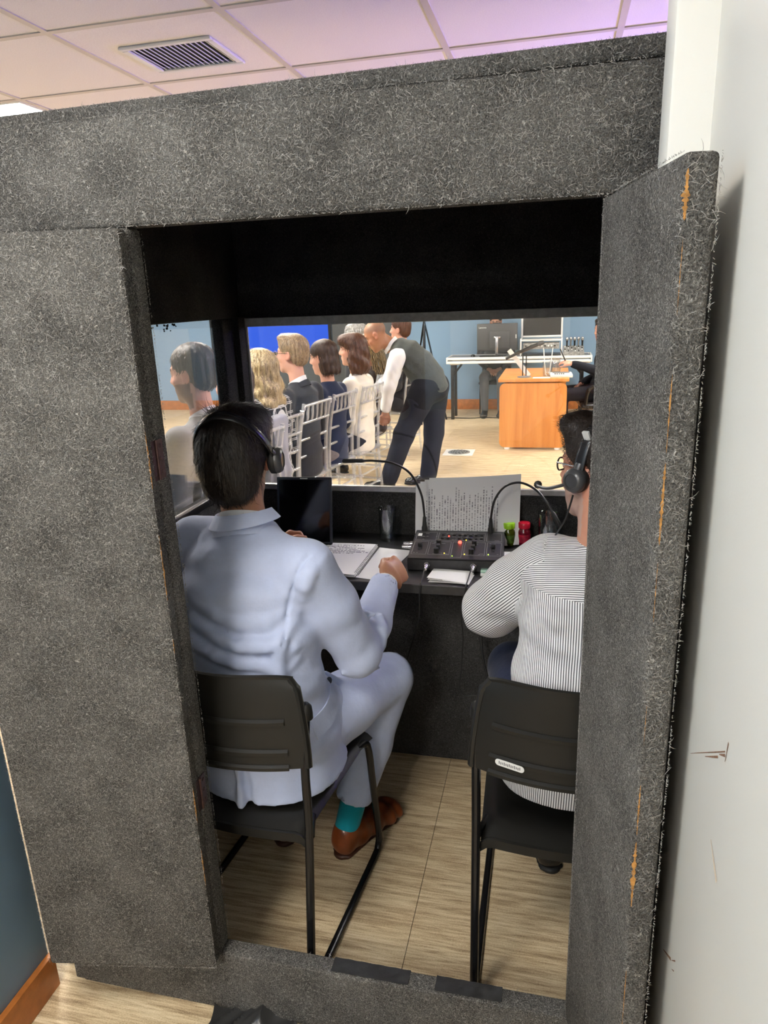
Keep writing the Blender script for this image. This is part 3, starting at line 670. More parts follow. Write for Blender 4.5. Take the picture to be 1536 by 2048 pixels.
# tablet in a folio with keyboard
tb = thing('tablet', 'black screened tablet in a dark folio keyboard case', 'tablet', (-0.895, 2.385, ZD), R_(3))
tilt = rotm('X', -10)
MB().box((-0.105, -0.004, 0.012), (0.105, 0.006, 0.262), 0.004, 3, tilt).build('case', 'folio_navy', tb)
MB().box((-0.096, -0.0052, 0.022), (0.096, -0.0038, 0.252), 0.0, 1, tilt).build('screen', 'tablet_screen', tb, 0)
MB().box((-0.014, -0.0062, 0.2545), (0.014, -0.0045, 0.2585), 0.0, 1, tilt).build('camera_label', 'sticker', tb, 0)
MB().box((-0.105, -0.185, 0.0), (0.105, 0.012, 0.008), 0.003, 2).build('keyboard_base', 'folio_navy', tb)
key = MB().box((-0.0065, -0.0065, 0), (0.0065, 0.0065, 0.0022), 0.001, 1).mesh('key', 'mid_grey')
for r in range(5):
    for c in range(12): link('key', key, tb, (-0.0858 + c * 0.0156, -0.03 - r * 0.017, 0.008))
MB().box((-0.05, -0.178, 0.008), (0.05, -0.122, 0.0085), 0.0).build('touchpad', 'mid_grey', tb)

# spiral notebook with handwriting, a loose sheet under it
nbm = thing('spiral_notebook', 'open spiral notebook with handwritten notes', 'notebook', (-0.735, 2.265, ZD), R_(-1.0))
MB().box((-0.112, -0.155, 0.0005), (0.112, 0.155, 0.002), 0.0).build('cover', 'black_satin', nbm)
for k in range(5):
    MB().grid(lambda u, v: (-0.108 + 0.218 * u, -0.152 - 0.0012 * k + 0.302 * v, 0.0035 + 0.0027 * k + 0.0035 * math.sin(3 * u + k) * (1 - u) + 0.002 * math.sin(9 * u + 2 * k) * (v < 0.05)), 14, 12, 0.0016, uv=True).build('page', 'paper_notes' if k == 4 else 'paper_plain', nbm, 60)
wr_me = None
wv = MB(); ptsr = []
for i in range(24 * 12): 
    a = i / 12 * 2 * math.pi; ptsr.append((0.112 + 0.008 * math.cos(a), -0.145 + 0.29 * i / (24 * 12), 0.0095 + 0.0085 * math.sin(a)))
wv.tube(ptsr, 0.0007, 5).build('wire_spiral', 'black_satin', nbm, 60)
ls = MB().grid(lambda u, v: (-0.105 + 0.21 * u, -0.148 + 0.297 * v, 0.0012 + 0.001 * math.sin(5 * u + 2 * v)), 8, 8, 0.0004, uv=True).build('loose_sheet', 'paper_plain', None, 60, (-0.615, 2.262, ZD)); ls.rotation_euler = (0, 0, R_(-9))
tag(ls, 'loose white sheet of paper beside the spiral notebook', 'paper')

# water glasses
def tumbler(loc, label, r=0.034, h=0.125, fill=0.085):
    t = thing('water_glass', label, 'glass', loc, 0, 'water glasses on the desk')
    prof = [(0.0, 0.0), (r * 0.90, 0.0), (r * 0.93, 0.004), (r, h), (r - 0.0018, h), (r * 0.9 - 0.0012, 0.012), (0.0, 0.010)]
    MB().lathe(prof, 28, close=False).build('tumbler', 'tumbler', t, 50)
    MB().lathe([(0.0, 0.0125), (r * 0.88, 0.013), (r * 0.90 + (r * 0.07) * fill / h, fill), (0.0, fill)], 28, close=False).build('water', 'water', t, 50)
    pts = [(r * math.cos(a) - 0.0009 * math.cos(a), r * math.sin(a), h) for a in np.linspace(0, 2 * math.pi, 33)]
    MB().tube(pts, 0.0012, 6, caps=False).build('rim', 'tumbler', t, 60)
tumbler((-0.605, 2.51, ZD), 'clear glass of water between the tablet and the microphone console'); tumbler((-0.012, 2.50, ZD), 'clear glass of water beside the red capped bottle', 0.038, 0.125, 0.07)

# interpreter console
con = thing('interpreter_console', 'black interpreter console with sliders, red lights and two gooseneck microphones', 'console', (-0.317, 2.335, ZD), R_(3.0))
cw, cd_, zf, zb = 0.158, 0.128, 0.040, 0.064
prof = [(-cd_, 0.004), (-cd_, zf), (-cd_ + 0.006, zf + 0.004), (cd_ - 0.02, zb), (cd_, zb - 0.004), (cd_, 0.004)]
bmx = Matrix(((0, 0, 1, 0), (1, 0, 0, 0), (0, 1, 0, 0), (0, 0, 0, 1)))
MB().prism(prof, -cw, cw, bmx).build('body', 'console_black', con, 20)
slope = math.atan2(zb - zf - 0.004, 2 * cd_ - 0.026)
TOP = Matrix.Translation((0, -cd_ + 0.006, zf + 0.0042)) @ Matrix.Rotation(slope, 4, 'X')     # console top plane: x right, y up the slope
MB().box((-cw + 0.004, -0.003, 0), (cw - 0.004, 0.232, 0.0012), 0.0, 1, TOP).build('face_plate', 'console_face', con, 0)
def outline(x0, y0, x1, y1, w=0.0005):
    m = MB()
    for a, b, c_, d in ((x0, y0, x1, y0 + 2 * w), (x0, y1 - 2 * w, x1, y1), (x0, y0, x0 + 2 * w, y1), (x1 - 2 * w, y0, x1, y1)): m.box((a, b, 0.0012), (c_, d, 0.0015), 0, 1, TOP)
    m.build('printed_outline', 'print_grey', con, 0)
for q in ((-0.150, 0.028, -0.100, 0.135), (-0.094, 0.028, -0.022, 0.135), (-0.016, 0.010, 0.020, 0.135), (0.026, 0.028, 0.096, 0.135), (0.102, 0.028, 0.150, 0.135), (-0.072, 0.145, 0.092, 0.215), (-0.150, 0.145, -0.078, 0.215), (0.098, 0.145, 0.150, 0.215)): outline(*q)
pr = MB()
for k in range(46):
    x = random.uniform(-0.145, 0.14); y = random.choice((0.034, 0.04, 0.118, 0.126, 0.152, 0.178, 0.204)) ; wl_ = random.uniform(0.004, 0.013)
    pr.box((x, y, 0.0012), (x + wl_, y + 0.0016, 0.0015), 0, 1, TOP)
pr.build('panel_print', 'print_grey', con, 0)['kind'] = 'stuff'
def slider(x, y, s=1.0):
    o = MB().box((-0.004 * s, -0.022 * s, 0.0012), (0.004 * s, 0.022 * s, 0.002), 0, 1, TOP @ Matrix.Translation((x, y, 0))).build('slider_slot', 'void', con, 0)
    MB().box((-0.0065 * s, -0.008 * s, 0.002), (0.0065 * s, 0.008 * s, 0.016 * s), 0.002, 2, TOP @ Matrix.Translation((x, y + 0.008, 0))).build('slider_cap', 'black_rubber', o)
for x, y in ((-0.127, 0.085), (-0.062, 0.072), (0.056, 0.072), (0.124, 0.085)): slider(x, y)
def knob(x, y, r=0.008, h=0.018): MB().lathe([(r, 0.0012), (r * 0.92, h), (r * 0.7, h + 0.001), (0, h + 0.001)], 14, TOP @ Matrix.Translation((x, y, 0)), close=False).build('knob', 'black_rubber', con, 40)
for x, y in ((-0.064, 0.112), (0.058, 0.112), (-0.066, 0.044), (0.052, 0.044)): knob(x, y, 0.009)
for k in range(8):
    if k != 2: MB().box((-0.005, -0.004, 0.0012), (0.005, 0.004, 0.005), 0.001, 1, TOP @ Matrix.Translation((-0.056 + k * 0.0195, 0.163, 0))).build('push_button', 'black_rubber', con)
for k in range(8): MB().box((-0.005, -0.004, 0.0012), (0.005, 0.004, 0.005), 0.001, 1, TOP @ Matrix.Translation((-0.056 + k * 0.0195, 0.193, 0))).build('push_button', 'black_rubber', con)
def led(x, y, r, m, h=0.004): MB().lathe([(r, 0.001), (r, h * 0.6), (r * 0.7, h), (0, h * 1.1)], 12, TOP @ Matrix.Translation((x, y, 0)), close=False).build('indicator_light', m, con, 60)
led(0.008, 0.128, 0.0062, 'led_red', 0.008); led(-0.035, 0.182, 0.0026, 'led_red'); led(0.028, 0.150, 0.0022, 'led_yellow'); led(-0.038, 0.038, 0.0022, 'led_yellow'); led(0.030, 0.034, 0.0022, 'led_yellow'); led(0.109, 0.036, 0.0022, 'led_green'); led(-0.010, 0.018, 0.0018, 'led_green')
MB().box((-0.146, 0.182, 0.0012), (-0.132, 0.204, 0.0016), 0, 1, TOP).build('channel_label', 'sticker', con, 0)
# sockets with plugs on the front edge
for x in (-0.092, 0.062):
    m4 = Matrix.Translation((x, -cd_, 0.024)) @ Matrix.Rotation(R_(90), 4, 'X')
    pg = MB().lathe([(0.010, 0.0), (0.010, 0.004), (0.008, 0.006), (0.008, 0.026), (0.0055, 0.030), (0.005, 0.046), (0.0, 0.047)], 14, m4, close=False).build('plug', 'silver', con, 40)
# left side plugs
for dy, z in ((0.05, 0.022), (0.085, 0.022)):
    m4 = Matrix.Translation((-cw, dy, z)) @ Matrix.Rotation(R_(-90), 4, 'Y')
    MB().lathe([(0.009, 0), (0.009, 0.02), (0.007, 0.022), (0.006, 0.045), (0.0, 0.046)], 12, m4, close=False).build('side_plug', 'silver', con, 40)
def goose(pts, tiplen, tilts=None):
    P = bez(pts, 7); inv = pinv(con)
    o = W(MB().tube(P, 0.0042, 10), 'gooseneck', 'black_satin', con, 60)
    a = P[0]; W(MB().lathe([(0.011, -0.012), (0.011, 0.012), (0.0085, 0.02), (0.006, 0.05), (0.0045, 0.055)], 14, Matrix.Translation(a), close=True), 'mic_plug', 'black_rubber', con, 40)
    d = (P[-1] - P[-2]).normalized(); W(MB().tube([P[-1] - d * 0.002, P[-1] + d * tiplen * 0.08, P[-1] + d * tiplen * 0.95, P[-1] + d * tiplen], [0.004, 0.0075, 0.0075, 0.004], 12), 'mic_capsule', 'black_rubber', con, 60)
goose([(-0.450, 2.435, 0.836), (-0.450, 2.432, 0.90), (-0.458, 2.42, 0.98), (-0.492, 2.40, 1.058), (-0.545, 2.375, 1.098), (-0.605, 2.35, 1.112), (-0.640, 2.335, 1.115)], 0.075)
goose([(-0.212, 2.44, 0.836), (-0.210, 2.435, 0.90), (-0.196, 2.42, 0.965), (-0.160, 2.40, 1.018), (-0.108, 2.38, 1.037), (-0.056, 2.355, 1.02), (-0.02, 2.33, 0.985), (0.0, 2.315, 0.955)], 0.06)

# cables of the console
def cable(name, pts, r, label, m='black_rubber', cat='cable'):
    o = MB().tube(bez(pts, 8), r, 7).build(name, m, None, 60); return tag(o, label, cat)
cable('headset_cable', [(-0.405, 2.168, 0.795), (-0.402, 2.12, 0.782), (-0.402, 2.078, 0.774), (-0.404, 2.070, 0.74), (-0.408, 2.075, 0.66), (-0.43, 2.09, 0.58), (-0.455, 2.10, 0.50), (-0.475, 2.11, 0.44)], 0.0022, 'thin black headset cable hanging below the notebook side of the console')
cable('headset_cable', [(-0.252, 2.175, 0.795), (-0.256, 2.12, 0.780), (-0.258, 2.078, 0.774), (-0.262, 2.071, 0.74), (-0.272, 2.075, 0.68), (-0.268, 2.08, 0.60), (-0.272, 2.07, 0.50), (-0.278, 2.06, 0.43), (-0.26, 2.05, 0.405), (-0.22, 2.05, 0.41), (-0.19, 2.05, 0.40)], 0.0022, 'thin black headset cable hanging below the folded note paper')
cable('power_cord', [(-0.24, 2.262, 0.738), (-0.228, 2.225, 0.66), (-0.222, 2.20, 0.56), (-0.212, 2.18, 0.47), (-0.18, 2.17, 0.36), (-0.12, 2.16, 0.22), (-0.08, 2.17, 0.05), (-0.05, 2.2, 0.006)], 0.0045, 'thick black power cord hanging from under the desk')

# script sheets leaning on the wall behind the console
ss = thing('script_sheets', 'white printed script sheets leaning behind the console', 'paper', (-0.33, 2.5, ZD))
for k in range(4):
    W(MB().grid(lambda u, v: (-0.502 + 0.016 * k + (0.345 - 0.002 * k) * u + 0.012 * (1 - v) * (1 - u), 2.478 + 0.006 * k + 0.078 * v ** 1.2 - 0.022 * math.sin(math.pi * u) * (1 - 0.5 * v) - 0.02 * (1 - u) ** 3 * (1 - v), 0.775 + (0.205 + 0.006 * k) * v + 0.022 * u * v), 16, 12, 0.0004, uv=True), 'sheet', 'paper_script' if k < 2 else 'paper_plain', ss, 60)
# folded note paper at the desk edge
nt = thing('note_paper', 'folded white note paper at the desk edge before the console', 'paper', (-0.312, 2.15, ZD), R_(-5))
for k in range(3): MB().grid(lambda u, v: (-0.066 + 0.132 * u - 0.003 * k, -0.047 + 0.094 * v + 0.003 * k, 0.001 + 0.0045 * k + 0.004 * math.sin(2.2 * u + k) * (1 - v)), 8, 6, 0.0008, uv=True).build('fold', 'paper_plain', nt, 60)
# small box of mints in front of the console
bx_ = thing('mint_box', 'small white and clear plastic mint box before the console', 'box', (-0.196, 2.197, ZD), R_(2))
MB().box((-0.027, -0.016, 0), (0.027, 0.016, 0.011), 0.002).build('tray', 'white_plastic', bx_); MB().box((-0.027, -0.014, 0.0112), (0.027, 0.018, 0.017), 0.002).build('lid', 'green_clear', bx_)
# paper pad under the bottles
pd = MB().box((-0.05, -0.06, 0), (0.05, 0.06, 0.004), 0.0005).build('note_pad', 'paper_plain', None, 0, (-0.108, 2.36, ZD)); pd.rotation_euler = (0, 0, R_(4)); tag(pd, 'white note pad to the right of the console', 'notepad')
# candy bottles
def bottle(loc, cap, body, lab, label):
    t = thing('sweets_bottle', label, 'bottle', loc, 0, 'small sweets bottles on the desk')
    MB().lathe([(0.0, 0.0), (0.021, 0.0), (0.0235, 0.004), (0.0235, 0.048), (0.021, 0.056), (0.0155, 0.062), (0.0155, 0.068)], 22, close=False).build('body', body, t, 50)
    cp = MB().lathe([(0.0205, 0.064), (0.0215, 0.068), (0.0215, 0.082), (0.019, 0.085), (0.0, 0.085)], 22, close=False).build('cap', cap, t, 50)
    MB().lathe([(0.0238, 0.012), (0.0238, 0.042)], 22, close=False).build('label_band', lab, t, 50)
bottle((-0.152, 2.505, ZD), 'cap_green', 'jar_green', 'label_green', 'sweets bottle with a lime green cap'); bottle((-0.098, 2.515, ZD), 'cap_red', 'jar_red', 'label_red', 'sweets bottle with a red cap')
# black plastic sheet on the floor before the threshold
pm = random.Random(3)
ph = [[pm.uniform(0, 6.28) for _ in range(4)] for _ in range(3)]
bag = MB().grid(lambda u, v: (-0.76 + 0.50 * u + 0.05 * v * (1 - u), 1.178 - 0.30 * v + 0.03 * math.sin(7 * u), 0.004 + 0.020 * (1 - abs(math.sin(8 * u + 5 * v + 1))) ** 1.5 + 0.018 * (1 - abs(math.sin(13 * u - 9 * v + 2 * math.sin(5 * v)))) ** 2 + 0.010 * (1 - abs(math.sin(31 * u + 17 * v))) ** 2), 80, 50, 0.0012).build('plastic_sheet', 'bag_black', None, 40)
tag(bag, 'crumpled black plastic sheet on the floor in front of the threshold', 'plastic sheet')
# ================================================================== SDF modelling (people and soft things)
class Sdf:
    def __init__(s): s.p = []; s.post = None
    def cap(s, a, b, ra, rb=None, k=0.02, op='u'):
        s.p.append(('c', np.array(a, np.float32), np.array(b, np.float32), ra, ra if rb is None else rb, k, op)); return s
    def chain(s, pts, rs, k=0.02, op='u'):
        for i in range(len(pts) - 1): s.cap(pts[i], pts[i + 1], rs[i], rs[i + 1], k, op)
        return s
    def loft(s, nodes, u, k=0.02, op='u', n=2.0):
        """elliptical sections [(centre, half width along u, half depth)]"""
        for (a, a1, a2), (b, b1, b2) in zip(nodes[:-1], nodes[1:]):
            s.p.append(('l', np.array(a, np.float32), np.array(b, np.float32), (a1, a2), (b1, b2), k, op, np.array(u, np.float32), n))
        return s
    def ell(s, c, r, k=0.02, op='u', m=None):
        s.p.append(('e', np.array(c, np.float32), np.array(r, np.float32), None if m is None else np.array(m, np.float32), None, k, op)); return s
    def half(s, pt, nrm, k=0.005, op='s'):
        """half space beyond pt along nrm (used to cut)"""
        s.p.append(('h', np.array(pt, np.float32), np.array(nrm, np.float32) / np.linalg.norm(nrm), None, None, k, op)); return s
    def one(s, q, P):
        if q[0] == 'c':
            a, b, ra, rb = q[1:5]; ba = b - a; L2 = float(ba @ ba) + 1e-12
            pa = P - a; t = pa @ ba; h = np.clip(t / L2, 0, 1); return np.sqrt(np.maximum(np.einsum('ij,ij->i', pa, pa) - 2 * h * t + h * h * L2, 0)) - (ra + (rb - ra) * h)
        if q[0] == 'l':
            a, b, ra, rb = q[1:5]; u = q[7]; ba = b - a; L = float(np.linalg.norm(ba)); wv = ba / L
            u = u - wv * (u @ wv); u = u / np.linalg.norm(u); v = np.cross(wv, u)
            pa = P - a; tw = pa @ wv; h = np.clip(tw / L, 0, 1); ov = np.abs(tw - h * L); r1 = ra[0] + (rb[0] - ra[0]) * h; r2 = ra[1] + (rb[1] - ra[1]) * h; rm = np.minimum(r1, r2)
            n = q[8]; rr = (np.abs((pa @ u) / r1) ** n + np.abs((pa @ v) / r2) ** n) ** (1 / n); rr = np.sqrt(rr * rr + (ov / (rm * 0.55)) ** 2)
            return (rr - 1) * rm
        if q[0] == 'e':
            x = P - q[1]
            if q[3] is not None: x = x @ q[3]
            x = x / q[2]; k0 = np.sqrt(np.einsum('ij,ij->i', x, x)); x = x / q[2]; k1 = np.sqrt(np.einsum('ij,ij->i', x, x)) + 1e-9; return k0 * (k0 - 1) / k1
        return (q[1] - P) @ q[2]
    def near(s, c, rad):
        """primitives that can matter inside a ball"""
        if getattr(s, 'nb', -1) != len(s.p):
            s.nb = len(s.p); cs = []; rs = []
            for q in s.p:
                if q[0] == 'h': cs.append((0, 0, 0)); rs.append(1e6)
                elif q[0] == 'e': cs.append(q[1]); rs.append(float(np.max(q[2])) + 0.05 + q[5])
                else: cs.append((q[1] + q[2]) / 2); rs.append(float(np.linalg.norm(q[2] - q[1])) / 2 + float(max(np.max(q[3]), np.max(q[4]))) + (0.05 if q[0] == 'c' else 0.13) + q[5])
            s.bc = np.array(cs, float); s.br = np.array(rs)
        return [s.p[i] for i in np.flatnonzero(np.sqrt(((s.bc - c) ** 2).sum(1)) < s.br + rad)]
    def __call__(s, P, prims=None):
        P = np.asarray(P, np.float32); d = np.full(len(P), 9.0, np.float32)
        for q in (s.p if prims is None else prims):
            e = s.one(q, P); k = max(q[5], 1e-5)
            if q[6] == 'u': h = np.maximum(k - np.abs(d - e), 0) / k; d = np.minimum(d, e) - h * h * k * 0.25
            else: e = -e; h = np.maximum(k - np.abs(d - e), 0) / k; d = np.maximum(d, e) + h * h * k * 0.25
        if s.post is not None: d = s.post(P, d)
        return d
    def bounds(s, m=0.03):
        lo = np.full(3, 9e9); hi = -lo
        for q in s.p:
            if q[6] != 'u': continue
            if q[0] == 'e': r = float(np.max(q[2])); pts = [q[1]]
            else: r = max(np.max(q[3]), np.max(q[4])); pts = [q[1], q[2]]
            for x in pts: lo = np.minimum(lo, x - r); hi = np.maximum(hi, x + r)
        return lo - m, hi + m
def surface(fn, lo, hi, h):
    """surface nets on a block-sparse grid -> (verts, quads)"""
    B = 4; n = (np.ceil((hi - lo) / h / B).astype(int) + 1)
    ax = [lo[i] + (np.arange(n[i]) * B + (B - 1) / 2) * h for i in range(3)]
    g = np.stack(np.meshgrid(*ax, indexing='ij'), -1).reshape(-1, 3); dc = fn(g).reshape(n)
    act = np.argwhere(np.abs(dc) < h * B * 0.5 * 1.74 * 2.1)
    F = np.repeat(np.repeat(np.repeat(dc.astype(np.float32), B, 0), B, 1), B, 2); F6 = F.reshape(n[0], B, n[1], B, n[2], B)
    off = np.stack(np.meshgrid(*[np.arange(B)] * 3, indexing='ij'), -1).reshape(-1, 3)
    G = max(2, int(round(0.11 / (B * h)))); key = (act // G) @ np.array([1000000, 1000, 1]); od = np.argsort(key, kind='stable'); act = act[od]; key = key[od]; cut = np.concatenate([[0], np.flatnonzero(np.diff(key)) + 1, [len(act)]])
    for s0, s1 in zip(cut[:-1], cut[1:]):
        a = act[s0:s1]; pts = (a[:, None, :] * B + off[None]).reshape(-1, 3) * h + lo; p0, p1 = pts.min(0), pts.max(0)
        v = fn(pts, fn.near((p0 + p1) / 2, float(np.linalg.norm(p1 - p0)) / 2)).reshape(len(a), B, B, B); F6[a[:, 0], :, a[:, 1], :, a[:, 2], :] = v
    I = F < 0; cnt = np.zeros(np.array(F.shape) - 1, np.uint8)
    for o in off[(off < 2).all(1)]: cnt += I[o[0]:o[0] + cnt.shape[0], o[1]:o[1] + cnt.shape[1], o[2]:o[2] + cnt.shape[2]]
    cells = np.argwhere((cnt > 0) & (cnt < 8)); cid = np.full(cnt.shape, -1, np.int32); cid[tuple(cells.T)] = np.arange(len(cells))
    cor = off[(off < 2).all(1)]; val = np.stack([F[cells[:, 0] + c[0], cells[:, 1] + c[1], cells[:, 2] + c[2]] for c in cor], 1)
    acc = np.zeros((len(cells), 3)); ct = np.zeros(len(cells))
    for i in range(8):
        for j in range(i + 1, 8):
            if np.abs(cor[i] - cor[j]).sum() != 1: continue
            a, b = val[:, i], val[:, j]; m = (a < 0) != (b < 0); t = np.where(m, a / np.where(m, a - b, 1), 0)
            acc += np.where(m[:, None], cor[i] + t[:, None] * (cor[j] - cor[i]), 0); ct += m
    V = (cells + acc / np.maximum(ct, 1)[:, None]) * h + lo
    Q = []
    for axn in range(3):
        b, c = (axn + 1) % 3, (axn + 2) % 3
        sl0 = [slice(None)] * 3; sl1 = [slice(None)] * 3; sl0[axn] = slice(0, -1); sl1[axn] = slice(1, None)
        E = np.argwhere(I[tuple(sl0)] != I[tuple(sl1)])
        E = E[(E[:, b] > 0) & (E[:, c] > 0) & (E[:, b] < cnt.shape[b]) & (E[:, c] < cnt.shape[c])]
        fl = I[tuple(E.T)]
        def gid(db, dcc):
            e = E.copy(); e[:, b] += db; e[:, c] += dcc; return cid[tuple(e.T)]
        q = np.stack([gid(-1, -1), gid(0, -1), gid(0, 0), gid(-1, 0)], 1)
        q[~fl] = q[~fl][:, ::-1]; Q.append(q)
    Q = np.concatenate(Q); return V, Q[(Q >= 0).all(1)]
def relax(V, Q, it):
    E = np.concatenate([Q[:, [0, 1]], Q[:, [1, 2]], Q[:, [2, 3]], Q[:, [3, 0]]]); N = len(V); n = np.maximum(np.bincount(E[:, 0], minlength=N), 1)
    for _ in range(it): V = 0.4 * V + 0.6 * np.stack([np.bincount(E[:, 0], weights=V[E[:, 1], i], minlength=N) / n for i in range(3)], 1)
    return V
def smesh(name, V, Q, m, parent):
    me = bpy.data.meshes.new(name); me.vertices.add(len(V)); me.vertices.foreach_set('co', V.astype(np.float32).ravel())
    me.loops.add(Q.size); me.loops.foreach_set('vertex_index', Q.astype(np.int32).ravel())
    me.polygons.add(len(Q)); me.polygons.foreach_set('loop_start', np.arange(0, Q.size, 4, dtype=np.int32)); me.polygons.foreach_set('loop_total', np.full(len(Q), 4, np.int32))
    me.materials.append(MATS[m]); me.update(); me.validate(); me.polygons.foreach_set('use_smooth', np.ones(len(me.polygons), bool))
    return link(name, me, parent)
def sobj(name, S, h, m, parent, it=2, shift=(0, 0, 0)):
    lo, hi = S.bounds(); V, Q = surface(S, lo, hi, h); V = relax(V, Q, it); o = smesh(name, V - np.array(shift), Q, m, parent); o['_v'] = 0; del o['_v']; return o, V, Q
def vnoise(P, f, seed=0):
    """cheap smooth pseudo noise in [-1,1]"""
    r = np.random.default_rng(seed); d = np.zeros(len(P), np.float32)
    for _ in range(5):
        k = r.normal(size=3) * f; d += np.sin(P @ k.astype(np.float32) + r.uniform(0, 6.28))
    return d / 3.2
def nv(v): v = np.array(v, float); return v / np.linalg.norm(v)

# ---------------------------------------------------------------- head, hands, hair
def head_prims(S, M, sc=1.0, brow=1.0, nose=1.0, ears=True, jaw=1.0):
    """M: 4x4 head frame (x right, y forward, z up), origin between the ears"""
    Rm = np.array(M.to_3x3()); f = lambda *p: np.array(M @ Vector([c * sc for c in p])); r = lambda *a: tuple(c * sc for c in a)
    E = lambda c, rr, k=0.015, op='u': S.ell(f(*c), r(*rr), k * sc, op, Rm)
    E((0, -0.012, 0.045), (0.074, 0.094, 0.080)); E((0, 0.018, -0.02), (0.064, 0.070, 0.085), 0.03); E((0, 0.035, -0.072), (0.050 * jaw, 0.048, 0.038), 0.03); E((0, 0.068, -0.098), (0.022, 0.020, 0.018), 0.02)
    for s in (-1, 1):
        E((s * 0.032, 0.090, 0.012), (0.017, 0.013, 0.012), 0.010, 's'); E((s * 0.031, 0.074, 0.011), (0.0125, 0.0125, 0.0115), 0.003)
        S.cap(f(s * 0.045, 0.070, 0.032), f(s * 0.012, 0.084, 0.030), 0.008 * sc * brow, 0.009 * sc * brow, 0.012 * sc); E((s * 0.046, 0.055, -0.022), (0.018, 0.02, 0.018), 0.02)
        if ears:
            E((s * 0.076, -0.008, -0.002), (0.010, 0.020, 0.032), 0.006); E((s * 0.086, -0.004, 0.0), (0.007, 0.011, 0.019), 0.004, 's'); E((s * 0.077, 0.004, -0.026), (0.008, 0.009, 0.009), 0.006)
    S.cap(f(0, 0.084, 0.022), f(0, 0.104 * nose, -0.020), 0.0085 * sc, 0.0115 * sc, 0.012 * sc)
    for s in (-1, 1): E((s * 0.011, 0.094, -0.026), (0.008, 0.010, 0.008), 0.008)
    E((0, 0.086, -0.052), (0.022, 0.011, 0.0065), 0.006); E((0, 0.084, -0.065), (0.020, 0.011, 0.0070), 0.006)
def hand_prims(S, wrist, d, n, side, curl=(20, 30, 25), sc=1.0, spread=6, thumb=(0.75, 0.55, 0.35), fist=False):
    """d: wrist to knuckles, n: where the palm faces, side: +1 thumb on d x n side"""
    d = nv(d); n = nv(np.array(n, float) - d * np.dot(n, d)); u = np.cross(d, n) * side; w0 = np.array(wrist, float)
    k0 = w0 + d * 0.088 * sc
    S.loft([(w0 - d * 0.01, 0.026 * sc, 0.019 * sc), (w0 + d * 0.035 * sc, 0.036 * sc, 0.016 * sc), (k0, 0.041 * sc, 0.0135 * sc)], u, 0.015)
    lens = (0.074, 0.082, 0.076, 0.060); offs = (0.031, 0.0105, -0.010, -0.030); rad = (0.0088, 0.009, 0.0086, 0.0076)
    for q in range(4):
        p = k0 + u * offs[q] * sc - d * (0.006 if q in (0, 2) else 0.014 if q == 3 else 0.0); a = 0.0; dd = nv(d + u * math.tan(R_(spread)) * (offs[q] / 0.03) * 0.5)
        for j, fr in enumerate((0.46, 0.30, 0.24)):
            a += R_(curl[j]) * (1.0 + 0.06 * q); v = dd * math.cos(a) + n * math.sin(a); e = p + v * lens[q] * fr * sc
            S.cap(p, e, rad[q] * sc * (1 - 0.08 * j), rad[q] * sc * (0.94 - 0.10 * j), 0.006); p = e
    t0 = w0 + d * 0.025 * sc + u * 0.028 * sc; t1 = t0 + nv(d * thumb[0] + u * thumb[1] + n * thumb[2]) * 0.045 * sc; t2 = t1 + nv(d * 0.9 + u * 0.12 + n * 0.45) * 0.032 * sc; t3 = t2 + nv(d * 0.9 - u * 0.1 + n * 0.55) * 0.025 * sc
    S.cap(t0, t1, 0.016 * sc, 0.0115 * sc, 0.014); S.cap(t1, t2, 0.0108 * sc, 0.0098 * sc, 0.005); S.cap(t2, t3, 0.0098 * sc, 0.0078 * sc, 0.005)
